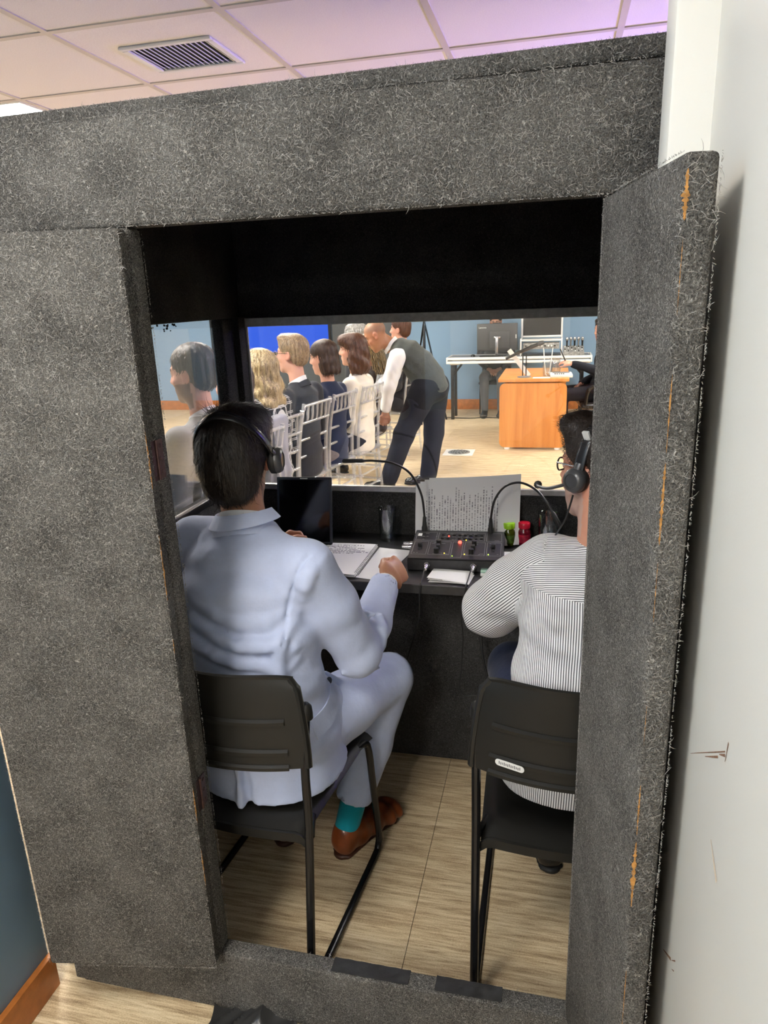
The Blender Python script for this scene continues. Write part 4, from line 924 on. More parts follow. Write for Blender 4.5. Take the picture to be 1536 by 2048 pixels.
def paint_skin(o, V, M, sc, skin, beard=None, lips=(0.42, 0.13, 0.11), brows=(0.05, 0.03, 0.02), stubble=0.0, hairline=None, hair_col=(0.05, 0.03, 0.02), iris=(0.03, 0.02, 0.015)):
    """own colours of skin, lips, brows, eyes, beard as a colour attribute"""
    me = o.data; inv = np.array(M.inverted()); L = (V @ inv[:3, :3].T + inv[:3, 3]) / sc
    col = np.tile(np.array(skin), (len(V), 1)); x, y, z = np.abs(L[:, 0]), L[:, 1], L[:, 2]
    blend = lambda m, c: col.__setitem__(slice(None), col * (1 - np.clip(m, 0, 1)[:, None]) + np.array(c) * np.clip(m, 0, 1)[:, None])
    g = lambda v, c, s_: np.exp(-((v - c) / s_) ** 2)
    blend(0.25 * g(x, 0.045, 0.02) * g(z, -0.025, 0.02) * (y > 0.03), (0.55, 0.18, 0.13)); blend(0.3 * g(x, 0.08, 0.012) * (z > -0.05) * (z < 0.05), (0.5, 0.16, 0.12))
    blend(1.0 * (g(x, 0.0, 0.022) * g(z, -0.058, 0.010) * (y > 0.075) > 0.45), lips)
    eye = (x - 0.031) ** 2 / 0.0125 ** 2 + (z - 0.011) ** 2 / 0.0065 ** 2 < 1; blend(1.0 * (eye & (y > 0.06)), (0.55, 0.52, 0.50)); blend(1.0 * (((x - 0.031) ** 2 + (z - 0.011) ** 2 < 0.0058 ** 2) & (y > 0.06)), iris)
    blend(0.9 * ((np.abs(z - 0.034 - 0.10 * (0.03 - x) * (x > 0.03)) < 0.0055) & (x > 0.012) & (x < 0.052) & (y > 0.055)), brows)
    if beard is not None: blend(stubble * ((z < -0.03) & (z > -0.14) & (y > -0.01)) * np.clip((-(z + 0.026) + 0.2 * (x - 0.03)) * 40 + 0.3, 0, 1) * (1 - (g(x, 0, 0.022) * g(z, -0.058, 0.010) > 0.45)), beard)
    if hairline is not None: blend(hairline * np.clip((z - 0.02 - 0.55 * (y - 0.01)) * 30, 0, 1) * np.clip(1 - (z - 0.075) * 25, 0, 1), hair_col)
    a = me.color_attributes.new('Col', 'FLOAT_COLOR', 'POINT'); a.data.foreach_set('color', np.concatenate([col, np.ones((len(V), 1))], 1).astype(np.float32).ravel())
def hmat(pos, fwd, up=(0, 0, 1)):
    f = Vector(fwd).normalized(); r = f.cross(Vector(up)).normalized(); u = r.cross(f)
    return Matrix(((r.x, f.x, u.x, pos[0]), (r.y, f.y, u.y, pos[1]), (r.z, f.z, u.z, pos[2]), (0, 0, 0, 1)))
def strands(name, parent, V, Q, flow, n, ln, wid, m, lift=0.002, seed=1, sel=None, jit=0.25, shift=(0, 0, 0)):
    """hair strands lying on a hair surface; flow(p, nrm) gives the combing direction"""
    r = np.random.default_rng(seed); qi = r.integers(0, len(Q), n * 3); c = V[Q[qi]].mean(1); nr = np.cross(V[Q[qi][:, 2]] - V[Q[qi][:, 0]], V[Q[qi][:, 3]] - V[Q[qi][:, 1]]); nr /= np.linalg.norm(nr, axis=1)[:, None] + 1e-9
    if sel is not None: k = sel(c); c, nr = c[k], nr[k]
    c, nr = c[:n], nr[:n]; n = len(c); f = flow(c, nr) + r.normal(size=(n, 3)) * jit; f -= nr * (f * nr).sum(1)[:, None]; f /= np.linalg.norm(f, axis=1)[:, None] + 1e-9
    side = np.cross(f, nr); L = r.uniform(0.5, 1.0, n)[:, None] * ln; bend = r.normal(size=(n, 1)) * 0.25; vs = []
    for j, t in enumerate((0, 0.33, 0.67, 1.0)):
        p = c + f * L * t + side * bend * L * t * t + nr * (lift * (0.3 + t * (1.6 - 1.0 * t)) - L * L * t * t * 3.2); ww = wid * (1, 1, 0.8, 0.15)[j]; vs += [p - side * ww, p + side * ww]
    A = np.stack(vs, 1).reshape(-1, 3) - np.array(shift); fs = []; b = np.arange(n)[:, None] * 8
    Qs = np.concatenate([b + np.array([[2 * j, 2 * j + 1, 2 * j + 3, 2 * j + 2]]) for j in range(3)])
    o = smesh(name, A, Qs, m, parent); return tag(o, kind='stuff')
def collar(name, parent, c, up, fwd, r0, r1, h, m, thick=0.004, gap=0.5, drop=0.0, shift=(0, 0, 0)):
    """open band round the neck; gap (rad) at the front; higher at the back"""
    up = Vector(nv(up)); f = Vector(fwd); f = (f - up * f.dot(up)).normalized(); rt = f.cross(up); c = Vector(c) - Vector(shift); hh = h
    def fn(u, v):
        a = gap / 2 + (2 * math.pi - gap) * u; back = 0.5 - 0.5 * math.cos(a); r = r0 + (r1 - r0) * v
        return c + (f * math.cos(a) * 1.08 + rt * math.sin(a)) * r + up * (hh * v * (0.55 + 0.45 * back) - drop * (1 - back))
    return MB().grid(fn, 40, 4, thick).build(name, m, parent, 70)
def shoe(parent, ankle, heel, toe, m_up, m_sole, wd=0.042, shift=(0, 0, 0), h=0.005):
    """leather shoe from heel to toe resting on z of heel/toe"""
    a, he, to = (np.array(q, float) for q in (ankle, heel, toe)); d = to - he; L = np.linalg.norm(d); d = d / L; u = np.cross(d, (0, 0, 1)); u /= np.linalg.norm(u); z = np.array((0, 0, 1.0))
    S = Sdf(); P = lambda t, zz: he + d * L * t + z * zz
    S.loft([(P(0.09, 0.042), wd * 0.74, 0.040), (P(0.30, 0.046), wd * 0.80, 0.044), (P(0.52, 0.040), wd * 0.92, 0.036), (P(0.72, 0.033), wd * 1.02, 0.028), (P(0.86, 0.029), wd * 0.92, 0.023), (P(0.93, 0.027), wd * 0.70, 0.019)], u, 0.035)
    S.loft([(P(0.10, 0.055), wd * 0.72, 0.034), (P(0.13, 0.085), wd * 0.74, 0.036)], u, 0.02) if False else None
    S.cap(P(0.10, 0.05), P(0.14, 0.078), 0.034, 0.036, 0.03); S.cap(P(0.40, 0.055), P(0.22, 0.080), 0.034, 0.034, 0.03)
    S.cap(P(0.19, 0.085), P(0.17, 0.16), 0.030, 0.034, 0.004, 's'); S.half(he + z * 0.012, -z)
    o, V, Q = sobj('shoe', S, h, m_up, parent, 4, shift)
    so = Sdf(); so.loft([(P(0.06, 0.008), wd * 0.80, 0.010), (P(0.3, 0.009), wd * 0.78, 0.010), (P(0.55, 0.010), wd * 0.85, 0.010), (P(0.76, 0.010), wd * 1.12, 0.010), (P(0.96, 0.010), wd * 0.72, 0.010)], u, 0.004); so.cap(P(0.09, 0.008), P(0.22, 0.008), 0.030, 0.030, 0.004)
    so.half(he + z * 0.0005, -z); so.half(he + z * 0.018, z); sobj('sole', so, h, m_sole, o, 1, shift); return o
# ================================================================== THE TWO INTERPRETERS
def back_y(S, x, z, y0=1.2, y1=1.75):
    ys = np.linspace(y0, y1, 160); d = S(np.stack([np.full(160, x), ys, np.full(160, z)], 1)); i = int(np.argmax(d < 0)); return float(ys[i]) if d[i] < 0 else None
def ridge(S, pts, r=0.011, sink=0.004, k=0.022, op='u'):
    P = []
    for x, z in pts:
        y = back_y(S, x, z)
        if y is not None: P.append((x, y + sink, z))
    for i in range(len(P) - 1): S.cap(P[i], P[i + 1], r * (0.45 if i == 0 else 1), r * (0.45 if i == len(P) - 2 else 1), k, op)

mat('headset_black', (0.02, 0.02, 0.022), 0.25); mat('headset_grey', (0.055, 0.055, 0.058), 0.3); mat('button_slate', (0.045, 0.055, 0.075), 0.3)
# ---- man in the pale blue suit
B1 = (-0.74, 1.52, 0.0)
m1 = thing('person', 'man in a pale blue suit and headphones sitting with his back to the door', 'person', B1)
HM1 = hmat((-0.803, 1.685, 1.262), (-0.14, 0.96, -0.19), (-0.06, 0.1, 1)); HS1 = 1.0
shR, elR, wrR = (-0.585, 1.555, 1.025), (-0.502, 1.675, 0.735), (-0.484, 1.935, 0.822)
shL, elL, wrL = (-0.945, 1.660, 1.035), (-1.035, 1.80, 0.80), (-0.915, 2.045, 0.868)
hpR, knR, anR = (-0.640, 1.55, 0.535), (-0.480, 1.925, 0.520), (-0.578, 1.770, 0.115)
hpL, knL, anL = (-0.84, 1.57, 0.535), (-0.82, 1.985, 0.52), (-0.80, 1.785, 0.115)
S = Sdf(); head_prims(S, HM1, HS1)
S.cap((-0.775, 1.64, 1.09), (-0.797, 1.668, 1.20), 0.058, 0.054, 0.03)
S.loft([((-0.72, 1.56, 0.53), 0.15, 0.11), ((-0.745, 1.56, 0.75), 0.14, 0.09), ((-0.763, 1.60, 0.97), 0.15, 0.09), ((-0.765, 1.62, 1.07), 0.08, 0.06)], (0.98, -0.17, 0), 0.03)
for a, b, c_ in ((shR, elR, wrR), (shL, elL, wrL)):
    S.cap((-0.765, 1.62, 1.02), a, 0.05, 0.05, 0.03); S.chain([a, b, c_], [0.045, 0.036, 0.026], 0.015)
for a, b, c_ in ((hpR, knR, anR), (hpL, knL, anL)): S.chain([a, b, c_], [0.07, 0.05, 0.032], 0.02)
hand_prims(S, (-0.482, 1.955, 0.830), (0.24, 0.95, 0.10), (-0.85, 0.10, -0.50), 1, (62, 78, 48), 1.10, 2, (0.80, 0.10, 0.55))
hand_prims(S, (-0.905, 2.065, 0.875), (0.62, 0.75, 0.22), (0.65, -0.5, -0.55), -1, (38, 55, 35), 1.0, 4, (0.8, 0.35, 0.6))
ob, V, Q = sobj('body', S, 0.0048, 'skin', m1, 1, B1); paint_skin(ob, V, HM1, HS1, (0.46, 0.225, 0.135), beard=(0.06, 0.035, 0.025), stubble=0.5)
# hair: full, combed over, longer at the nape
hf = lambda *p: np.array(HM1 @ Vector(p)); HR = np.array(HM1.to_3x3())
S = Sdf(); S.ell(hf(0, -0.022, 0.046), (0.092, 0.112, 0.098), 0.02, 'u', HR); S.ell(hf(-0.004, -0.060, -0.020), (0.079, 0.066, 0.080), 0.035, 'u', HR); S.ell(hf(0, -0.068, -0.070), (0.060, 0.036, 0.042), 0.03, 'u', HR)
S.ell(hf(0.030, 0.035, 0.098), (0.058, 0.068, 0.046), 0.025, 'u', HR); S.ell(hf(-0.055, 0.02, 0.082), (0.036, 0.060, 0.044), 0.012, 'u', HR)
S.cap(hf(-0.022, -0.09, 0.108), hf(-0.028, 0.04, 0.150), 0.004, 0.006, 0.018, 's')
S.ell(hf(0, 0.105, -0.045), (0.085, 0.085, 0.095), 0.02, 's', HR)
for s in (-1, 1): S.ell(hf(s * 0.098, 0.0, -0.016), (0.024, 0.026, 0.038), 0.01, 's', HR); S.ell(hf(s * 0.085, 0.035, -0.06), (0.03, 0.06, 0.05), 0.015, 's', HR)
crown = hf(-0.012, -0.085, 0.075)
def combed(P, d):
    q = P - crown; a = np.arctan2(q @ HR[:, 0], q @ HR[:, 1]); l = np.linalg.norm(q, axis=1)
    return d + 0.0016 * np.sin(a * 46 + 5 * vnoise(P, 24, 3)) * np.clip(l / 0.05, 0, 1) + 0.0022 * vnoise(P, 55, 9)
S.post = combed
oh, V, Q = sobj('hair', S, 0.0046, 'hair_black', m1, 1, B1)
def flow1(c, n):
    q = c - crown; q = q / (np.linalg.norm(q, axis=1)[:, None] + 1e-6); return q * 1.0 + np.array([0, 0, -0.55])
strands('hair_strands', oh, V, Q, flow1, 5200, 0.045, 0.0005, 'hair_black', 0.0028, 3, None, 0.28, B1)
# jacket
u1 = (0.98, -0.19, 0)
J = Sdf()
J.loft([((-0.722, 1.548, 0.36), 0.212, 0.172), ((-0.722, 1.548, 0.455), 0.206, 0.166), ((-0.725, 1.545, 0.56), 0.194, 0.150), ((-0.742, 1.545, 0.70), 0.178, 0.132), ((-0.757, 1.565, 0.83), 0.186, 0.134), ((-0.764, 1.590, 0.945), 0.186, 0.130), ((-0.764, 1.612, 1.02), 0.155, 0.108), ((-0.765, 1.628, 1.075), 0.085, 0.074)], u1, 0.03, n=2.25)
J.cap((-0.765, 1.628, 1.065), shR, 0.050, 0.062, 0.035); J.cap((-0.765, 1.628, 1.072), (-0.93, 1.655, 1.052), 0.056, 0.060, 0.04)
d_ = nv(np.subtract(wrR, elR))
J.chain([shR, (-0.548, 1.610, 0.90), elR], [0.070, 0.071, 0.063], 0.022); J.chain([elR, (-0.494, 1.80, 0.765), wrR], [0.063, 0.056, 0.047], 0.018)
J.chain([shL, elL, wrL], [0.068, 0.062, 0.045], 0.02)
# lower front right panel swinging forward over the thigh
J.loft([((-0.66, 1.60, 0.62), 0.10, 0.10), ((-0.615, 1.64, 0.545), 0.105, 0.085)], (0.85, 0.5, 0), 0.03)
# folds of the back, the armpit and the elbow
for r_ in ([(-0.86, 0.955), (-0.79, 0.928), (-0.727, 0.912), (-0.66, 0.915), (-0.615, 0.935)], [(-0.87, 0.900), (-0.79, 0.878), (-0.721, 0.862), (-0.65, 0.862), (-0.60, 0.905)], [(-0.87, 0.842), (-0.79, 0.828), (-0.726, 0.814), (-0.65, 0.808), (-0.595, 0.850)], [(-0.70, 0.775), (-0.64, 0.782), (-0.595, 0.815)], [(-0.60, 0.93), (-0.625, 0.87), (-0.63, 0.80), (-0.61, 0.74)]):
    ridge(J, r_, 0.0125, 0.0015, 0.016)
for r_ in ([(-0.87, 0.928), (-0.80, 0.905), (-0.73, 0.888), (-0.66, 0.890)], [(-0.87, 0.873), (-0.80, 0.855), (-0.73, 0.840), (-0.66, 0.836), (-0.61, 0.875)], [(-0.86, 0.818), (-0.80, 0.806), (-0.73, 0.793), (-0.66, 0.790)]): ridge(J, r_, 0.006, -0.0035, 0.014, 's')
J.chain([(-0.80, 1.56, 1.083), (-0.82, 1.535, 1.05), (-0.812, 1.51, 1.005)], [0.004, 0.010, 0.004], 0.02); J.chain([(-0.865, 1.59, 1.075), (-0.86, 1.555, 1.03)], [0.010, 0.005], 0.02)
for a, b in (((-0.535, 1.73, 0.805), (-0.445, 1.725, 0.790)), ((-0.545, 1.70, 0.832), (-0.455, 1.690, 0.845)), ((-0.452, 1.76, 0.81), (-0.44, 1.72, 0.74)), ((-0.53, 1.62, 0.70), (-0.455, 1.71, 0.675))): J.chain([a, tuple(np.add(a, b) / 2), b], [0.006, 0.012, 0.006], 0.018)
# armhole seam as a shallow groove
ridge(J, [(-0.553, 1.078), (-0.572, 1.058), (-0.588, 1.028), (-0.600, 0.99), (-0.611, 0.955), (-0.616, 0.92), (-0.613, 0.885), (-0.604, 0.855)], 0.0055, 0.0005, 0.006, 's')
ridge(J, [(-0.528, 1.064), (-0.552, 1.035), (-0.567, 1.00), (-0.577, 0.965)], 0.011, 0.003, 0.014)
ridge(J, [(-0.765, 1.06), (-0.762, 0.95), (-0.752, 0.80), (-0.745, 0.62)], 0.0022, 0.0, 0.004, 's')
# flat hem, hollow cuffs, rear vent, arm gap
J.cap(tuple(np.array(wrR) - d_ * 0.012), tuple(np.array(wrR) + d_ * 0.10), 0.036, 0.050, 0.004, 's'); J.half(tuple(np.array(wrR) + d_ * 0.020), d_) if False else None
J.half((-0.72, 1.40, 0.450), (0.06, 0.10, -1)); J.chain([(-0.712, 1.365, 0.42), (-0.722, 1.384, 0.50), (-0.735, 1.400, 0.60)], [0.011, 0.008, 0.002], 0.012, 's'); J.chain([(-0.735, 1.372, 0.45), (-0.745, 1.388, 0.60)], [0.010, 0.003], 0.02)
J.ell((-0.60, 1.70, 0.42), (0.12, 0.07, 0.09), 0.03, 's')
J.cap((-0.70, 1.62, 0.40), (-0.60, 1.62, 0.40), 0.01, 0.01, 0.01, 's')
def jk(P, d): return d + 0.0012 * vnoise(P, 30, 4) + 0.0022 * vnoise(P * np.array([1, 1, 2.2]), 9, 5)
J.post = jk
oj, V, Q = sobj('jacket', J, 0.0056, 'suit_blue', m1, 2, B1)
collar('jacket_collar', oj, (-0.772, 1.640, 1.090), (-0.14, 0.12, 1), (0.1, 1, -0.3), 0.088, 0.071, 0.046, 'suit_blue', 0.006, 2.2, 0.05, B1)
collar('collar_fall', oj, (-0.774, 1.644, 1.136), (0.14, -0.12, -1), (0.1, 1, -0.3), 0.0725, 0.094, 0.034, 'suit_blue', 0.004, 3.1, 0.0, B1)
collar('shirt_collar', m1, (-0.774, 1.646, 1.088), (-0.12, 0.12, 1), (0.1, 1, -0.3), 0.062, 0.062, 0.060, 'shirt_white', 0.003, 0.5, 0.02, B1)
for wv_, dv in ((wrR, d_), (wrL, nv(np.subtract(wrL, elL)))):
    a = Vector(wv_) - Vector(B1); MB().tube([a - Vector(dv) * 0.02, a + Vector(dv) * 0.020], 0.0355, 20, caps=False).tube([a + Vector(dv) * 0.020, a - Vector(dv) * 0.02], 0.033, 20, caps=False).build('shirt_cuff', 'shirt_white', m1, 60)
# buttons: one on the hanging front edge, three at the cuff; pocket flap
def button(p, n, r=0.0095): 
    n = Vector(nv(n)); q = n.to_track_quat('Z', 'Y').to_matrix().to_4x4(); return W(MB().lathe([(r, 0), (r, 0.002), (r * 0.75, 0.003), (r * 0.6, 0.002), (0, 0.002)], 14, Matrix.Translation(p) @ q, close=False), 'button', 'button_slate', oj, 60)
def snap(S, p, d, far=0.25):
    """first hit of the surface from p along d"""
    t = np.linspace(0, far, 300); P = np.array(p)[None] + t[:, None] * nv(d)[None]; v = S(P); i = int(np.argmax(v < 0.0)); return P[i]
camd = lambda p: nv(np.array(p) - np.array((0, 0, 1.65)))
bp = snap(J, (-0.40, 1.585, 0.68), (-1, 0.25, -0.06), 0.35); button(bp, (0.85, -0.45, 0.2), 0.0105)
for k in range(3): 
    q = np.array(wrR) - d_ * (0.030 + 0.022 * k) + np.array((0.2, 0.0, -0.12)); h_ = snap(J, q, (-0.2, 0, 0.105)); button(h_, (0.85, -0.1, -0.5), 0.006)
fl_pts = []
def flap(u, v):
    x = -0.585 + 0.03 * u; base = np.array((-0.40, 1.445 + 0.15 * u, 0.655 + 0.012 * u - 0.05 * v)); h_ = snap(J, base, (-1, 0.1, 0), 0.35); n_ = np.array((0.93, -0.35, 0)); return h_ + n_ * (0.0045 + 0.003 * v) - np.array(B1)
MB().grid(flap, 14, 6, -0.004).build('pocket_flap', 'suit_blue', oj, 60)
# trousers
T = Sdf(); T.ell((-0.73, 1.575, 0.535), (0.165, 0.15, 0.095), 0.03)
T.chain([hpR, (-0.56, 1.735, 0.540), knR], [0.100, 0.088, 0.074], 0.03); T.chain([knR, (-0.525, 1.855, 0.33), (-0.567, 1.785, 0.185)], [0.073, 0.062, 0.058], 0.02)
T.chain([hpL, knL], [0.098, 0.072], 0.03); T.chain([knL, anL], [0.07, 0.056], 0.02)
for a, b in (((-0.47, 1.99, 0.56), (-0.465, 1.975, 0.44)), ((-0.60, 1.68, 0.655), (-0.52, 1.72, 0.60)), ((-0.50, 1.84, 0.595), (-0.44, 1.90, 0.55)), ((-0.52, 1.80, 0.60), (-0.46, 1.83, 0.50)), ((-0.445, 1.90, 0.47), (-0.475, 1.86, 0.40)), ((-0.54, 1.76, 0.615), (-0.485, 1.78, 0.52))): T.chain([a, b], [0.013, 0.006], 0.014)
T.cap((-0.567, 1.785, 0.19), (-0.61, 1.72, 0.06), 0.044, 0.044, 0.004, 's'); T.half((-0.567, 1.785, 0.168), (-0.2, -0.3, -1)); T.post = lambda P, d: d + 0.0016 * vnoise(P, 22, 6)
ot, V, Q = sobj('trousers', T, 0.0062, 'suit_blue', m1, 2, B1)
for a, b in (((-0.560, 1.795, 0.215), (-0.590, 1.755, 0.085)), ((-0.806, 1.80, 0.20), (-0.80, 1.77, 0.085))):
    S = Sdf(); S.chain([a, b], [0.042, 0.038], 0.01); sobj('sock', S, 0.006, 'sock_teal', m1, 2, B1)
shoe(m1, anR, (-0.612, 1.712, 0.0), (-0.478, 1.975, 0.0), 'leather_brown', 'sole_brown', 0.045, B1); shoe(m1, anL, (-0.80, 1.725, 0.0), (-0.79, 2.02, 0.0), 'leather_brown', 'sole_brown', 0.045, B1)

# headphones: band, slider arms, ear cups
def headset(name, label, M, sc, mic=False, r=0.094, back=0.0, tiltd=0, rv=0.15):
    t = thing(name, label, 'headphones', tuple(M.translation)); f = lambda *p: M @ (Matrix.Rotation(R_(tiltd), 4, 'X') @ Vector(p)); base = Vector(M.translation)
    arc = [f(r * math.sin(a), back, 0.0 + rv * math.cos(a)) for a in np.linspace(-1.5, 1.5, 27)]
    fw = (M.to_3x3() @ Vector((0, 1, 0)))
    W(MB().tube(arc, 0.0042, 12, flat=3.4, up=fw), 'headband', 'headset_black', t, 60)
    pad = [f((r - 0.004) * math.sin(a), back, (rv - 0.006) * math.cos(a)) for a in np.linspace(-0.75, 0.75, 15)]; W(MB().tube(pad, 0.004, 10, flat=3.6, up=fw), 'band_padding', 'black_rubber', t, 60)
    for s in (-1, 1):
        if mic and s == 1: continue
        q_ = 0.86 if mic else 1.0
        c = f(s * (r + 0.002 - (0.012 if s < 0 and not mic else 0)), back * 0.4 + (0.03 if s < 0 and not mic else 0), -0.010); ax = (M.to_3x3() @ Vector((s, 0, 0))); q = ax.to_track_quat('Z', 'Y').to_matrix().to_4x4(); T4 = Matrix.Translation(c) @ q
        W(MB().tube([f(s * r * 0.995, back, 0.03), f(s * (r + 0.008), back * 0.7, 0.012), f(s * (r + 0.008), back * 0.4, -0.006)], 0.005, 8, flat=1.8, up=fw), 'slider_arm', 'headset_grey', t, 60)
        W(MB().lathe([(0.024 * q_, -0.020), (0.034 * q_, -0.014), (0.035 * q_, -0.002), (0.031 * q_, 0.004)], 24, T4), 'ear_pad', 'black_rubber', t, 60)
        W(MB().lathe([(0.033 * q_, -0.003), (0.034 * q_, 0.006), (0.030 * q_, 0.014), (0.020 * q_, 0.018), (0.019 * q_, 0.0155), (0.0, 0.0165)], 24, T4, close=False), 'ear_cup', 'headset_grey', t, 60)
    return t, f
h1, _ = headset('headphones', 'black over-ear headphones on the dark haired man in the suit', HM1, 1.0, False, 0.100, back=-0.004, tiltd=47, rv=0.166)

# ---- man in the striped shirt
B2 = (0.07, 1.58, 0.0)
m2 = thing('person', 'man in a striped shirt and headset sitting beside the right door leaf', 'person', B2)
HM2 = hmat((0.112, 1.735, 1.236), (-0.78, 0.62, -0.06), (0.02, 0.05, 1)); HS2 = 1.03
s2L, e2L, w2L = (0.000, 1.680, 1.010), (-0.150, 1.790, 0.840), (-0.155, 2.11, 0.806)
s2R, e2R, w2R = (0.275, 1.665, 1.015), (0.355, 1.80, 0.84), (0.20, 2.09, 0.806)
S = Sdf(); head_prims(S, HM2, HS2, nose=1.02); S.cap((0.120, 1.665, 1.05), (0.118, 1.69, 1.18), 0.062, 0.058, 0.03)
S.loft([((0.07, 1.57, 0.53), 0.16, 0.12), ((0.10, 1.59, 0.75), 0.15, 0.11), ((0.125, 1.635, 0.95), 0.15, 0.10), ((0.13, 1.655, 1.05), 0.08, 0.06)], (1, 0, 0), 0.03)
for a, b, c_ in ((s2L, e2L, w2L), (s2R, e2R, w2R)): S.chain([a, b, c_], [0.048, 0.044, 0.028], 0.02)
hand_prims(S, (-0.153, 2.125, 0.805), (0.35, 0.93, 0.02), (0.15, 0, -1), 1, (12, 18, 14), 1.0, 5); hand_prims(S, (0.20, 2.105, 0.805), (-0.3, 0.95, 0.02), (0, 0, -1), -1, (12, 18, 14), 1.0, 5)
K2 = {'hipL': (-0.03, 1.60, 0.545), 'knL': (-0.105, 2.02, 0.54), 'anL': (0.02, 1.86, 0.12), 'hipR': (0.17, 1.60, 0.545), 'knR': (0.25, 2.02, 0.54), 'anR': (0.21, 1.92, 0.12)}
for q in 'LR': S.chain([K2['hip' + q], K2['kn' + q], K2['an' + q]], [0.075, 0.052, 0.034], 0.02)
ob, V, Q = sobj('body', S, 0.005, 'skin', m2, 1, B2); paint_skin(ob, V, HM2, HS2, (0.55, 0.27, 0.18), beard=(0.42, 0.40, 0.38), stubble=0.45, brows=(0.04, 0.03, 0.025))
hf = lambda *p: np.array(HM2 @ Vector([c * HS2 for c in p])); HR2 = np.array(HM2.to_3x3())
S = Sdf(); S.ell(hf(0, -0.020, 0.052), (0.088, 0.108, 0.092), 0.02, 'u', HR2); S.ell(hf(0, -0.055, -0.015), (0.078, 0.062, 0.072), 0.03, 'u', HR2); S.ell(hf(0, 0.108, -0.030), (0.080, 0.076, 0.098), 0.02, 's', HR2)
S.ell(hf(-0.02, 0.05, 0.105), (0.05, 0.05, 0.035), 0.03, 'u', HR2)
for s in (-1, 1): S.ell(hf(s * 0.095, 0.0, -0.014), (0.022, 0.026, 0.036), 0.01, 's', HR2); S.ell(hf(s * 0.085, 0.045, -0.05), (0.03, 0.055, 0.06), 0.015, 's', HR2)
S.post = lambda P, d: d + 0.0025 * vnoise(P, 60, 12); oh2, V, Q = sobj('hair', S, 0.005, 'hair_dark_brown', m2, 1, B2)
cr2 = hf(0, -0.07, 0.09); strands('hair_strands', oh2, V, Q, lambda c, n: (c - cr2) / (np.linalg.norm(c - cr2, axis=1)[:, None] + 1e-6) + n * 0.3, 3200, 0.03, 0.0005, 'hair_dark_brown', 0.006, 8, None, 0.35, B2)
# shirt
J = Sdf(); J.loft([((0.072, 1.575, 0.505), 0.188, 0.150), ((0.085, 1.575, 0.62), 0.186, 0.148), ((0.105, 1.585, 0.76), 0.184, 0.142), ((0.122, 1.615, 0.89), 0.188, 0.132), ((0.130, 1.645, 0.985), 0.172, 0.112), ((0.130, 1.665, 1.045), 0.095, 0.078)], (1, 0.0, 0), 0.03, n=2.3)
J.cap((0.128, 1.668, 1.045), s2L, 0.050, 0.066, 0.035); J.cap((0.128, 1.668, 1.045), s2R, 0.050, 0.064, 0.035)
nT = len(J.p); J.chain([s2L, (-0.08, 1.735, 0.925), e2L], [0.080, 0.083, 0.076], 0.022); J.chain([e2L, (-0.145, 1.87, 0.826)], [0.076, 0.066], 0.02); J.chain([s2R, e2R, (0.33, 1.88, 0.83)], [0.078, 0.078, 0.064], 0.02)
J.cap((-0.146, 1.85, 0.828), (-0.155, 2.05, 0.81), 0.050, 0.06, 0.004, 's')
for r_ in ([(-0.045, 0.905), (0.02, 0.885), (0.10, 0.865)], [(-0.05, 0.845), (0.03, 0.815), (0.10, 0.81)], [(-0.06, 0.78), (0.02, 0.75), (0.10, 0.76), (0.16, 0.80)], [(-0.03, 0.71), (0.06, 0.70), (0.14, 0.74)], [(0.0, 0.66), (0.08, 0.655), (0.16, 0.69)], [(-0.035, 0.96), (0.02, 0.945), (0.07, 0.95)]): ridge(J, r_, 0.010, 0.003, 0.022)
for a, b in (((-0.20, 1.76, 0.80), (-0.12, 1.70, 0.84)), ((-0.17, 1.71, 0.87), (-0.09, 1.665, 0.90)), ((-0.215, 1.80, 0.85), (-0.17, 1.73, 0.91))): J.chain([a, b], [0.008, 0.006], 0.02)
g = [(-0.005, 1.66, 1.085), (-0.012, 1.60, 1.055), (-0.018, 1.565, 1.00), (-0.025, 1.56, 0.945), (-0.03, 1.575, 0.90)]
for i in range(len(g) - 1): J.cap(g[i], g[i + 1], 0.003, 0.003, 0.01, 's')
J.half((0.07, 1.58, 0.505), (0, 0, -1)); J.post = lambda P, d: d + 0.0022 * vnoise(P, 14, 14) + 0.001 * vnoise(P, 34, 15)
oj2, V, Q = sobj('shirt', J, 0.006, 'shirt_stripe', m2, 2, B2)
# stripe coordinate: round the trunk, round the sleeve
TS = Sdf(); TS.p = J.p[:nT]; dT = TS(V); SL = Sdf(); SL.chain([s2L, (-0.08, 1.735, 0.925), e2L], [0.080, 0.083, 0.076]); SL.chain([e2L, (-0.145, 1.87, 0.826)], [0.076, 0.066]); SL.chain([s2R, e2R, (0.33, 1.88, 0.83)], [0.078, 0.078, 0.064]); dS = SL(V)
seam = V[:, 0] < -0.022 - 0.10 * (1.0 - V[:, 2]) ; seam2 = V[:, 0] > 0.285
zc = V[:, 2]; cxv = np.interp(zc, [0.5, 0.76, 0.89, 1.05], [0.072, 0.105, 0.122, 0.130]); cyv = np.interp(zc, [0.5, 0.76, 0.89, 1.05], [1.575, 1.585, 1.615, 1.665]); stp = 0.19 * np.arcsin(np.clip((V[:, 0] - 0.105 - 0.3 * (cxv - 0.105)) / 0.20, -1, 1)) + (V[:, 1] > cyv) * 0.3
ax = nv(np.subtract(e2L, s2L)); pl_ = V - np.array(s2L); uu = nv(np.cross(ax, (0, 0, 1))); ww_ = np.cross(ax, uu); sls = np.arctan2(pl_ @ uu, pl_ @ ww_) * 0.078
slv = ((dS < dT - 0.004) & (seam | seam2)).astype(np.float32)
for nm, arr in (('stripe', stp), ('sleeve_stripe', sls), ('sleeve', slv)):
    a = oj2.data.attributes.new(nm, 'FLOAT', 'POINT'); a.data.foreach_set('value', arr.astype(np.float32))
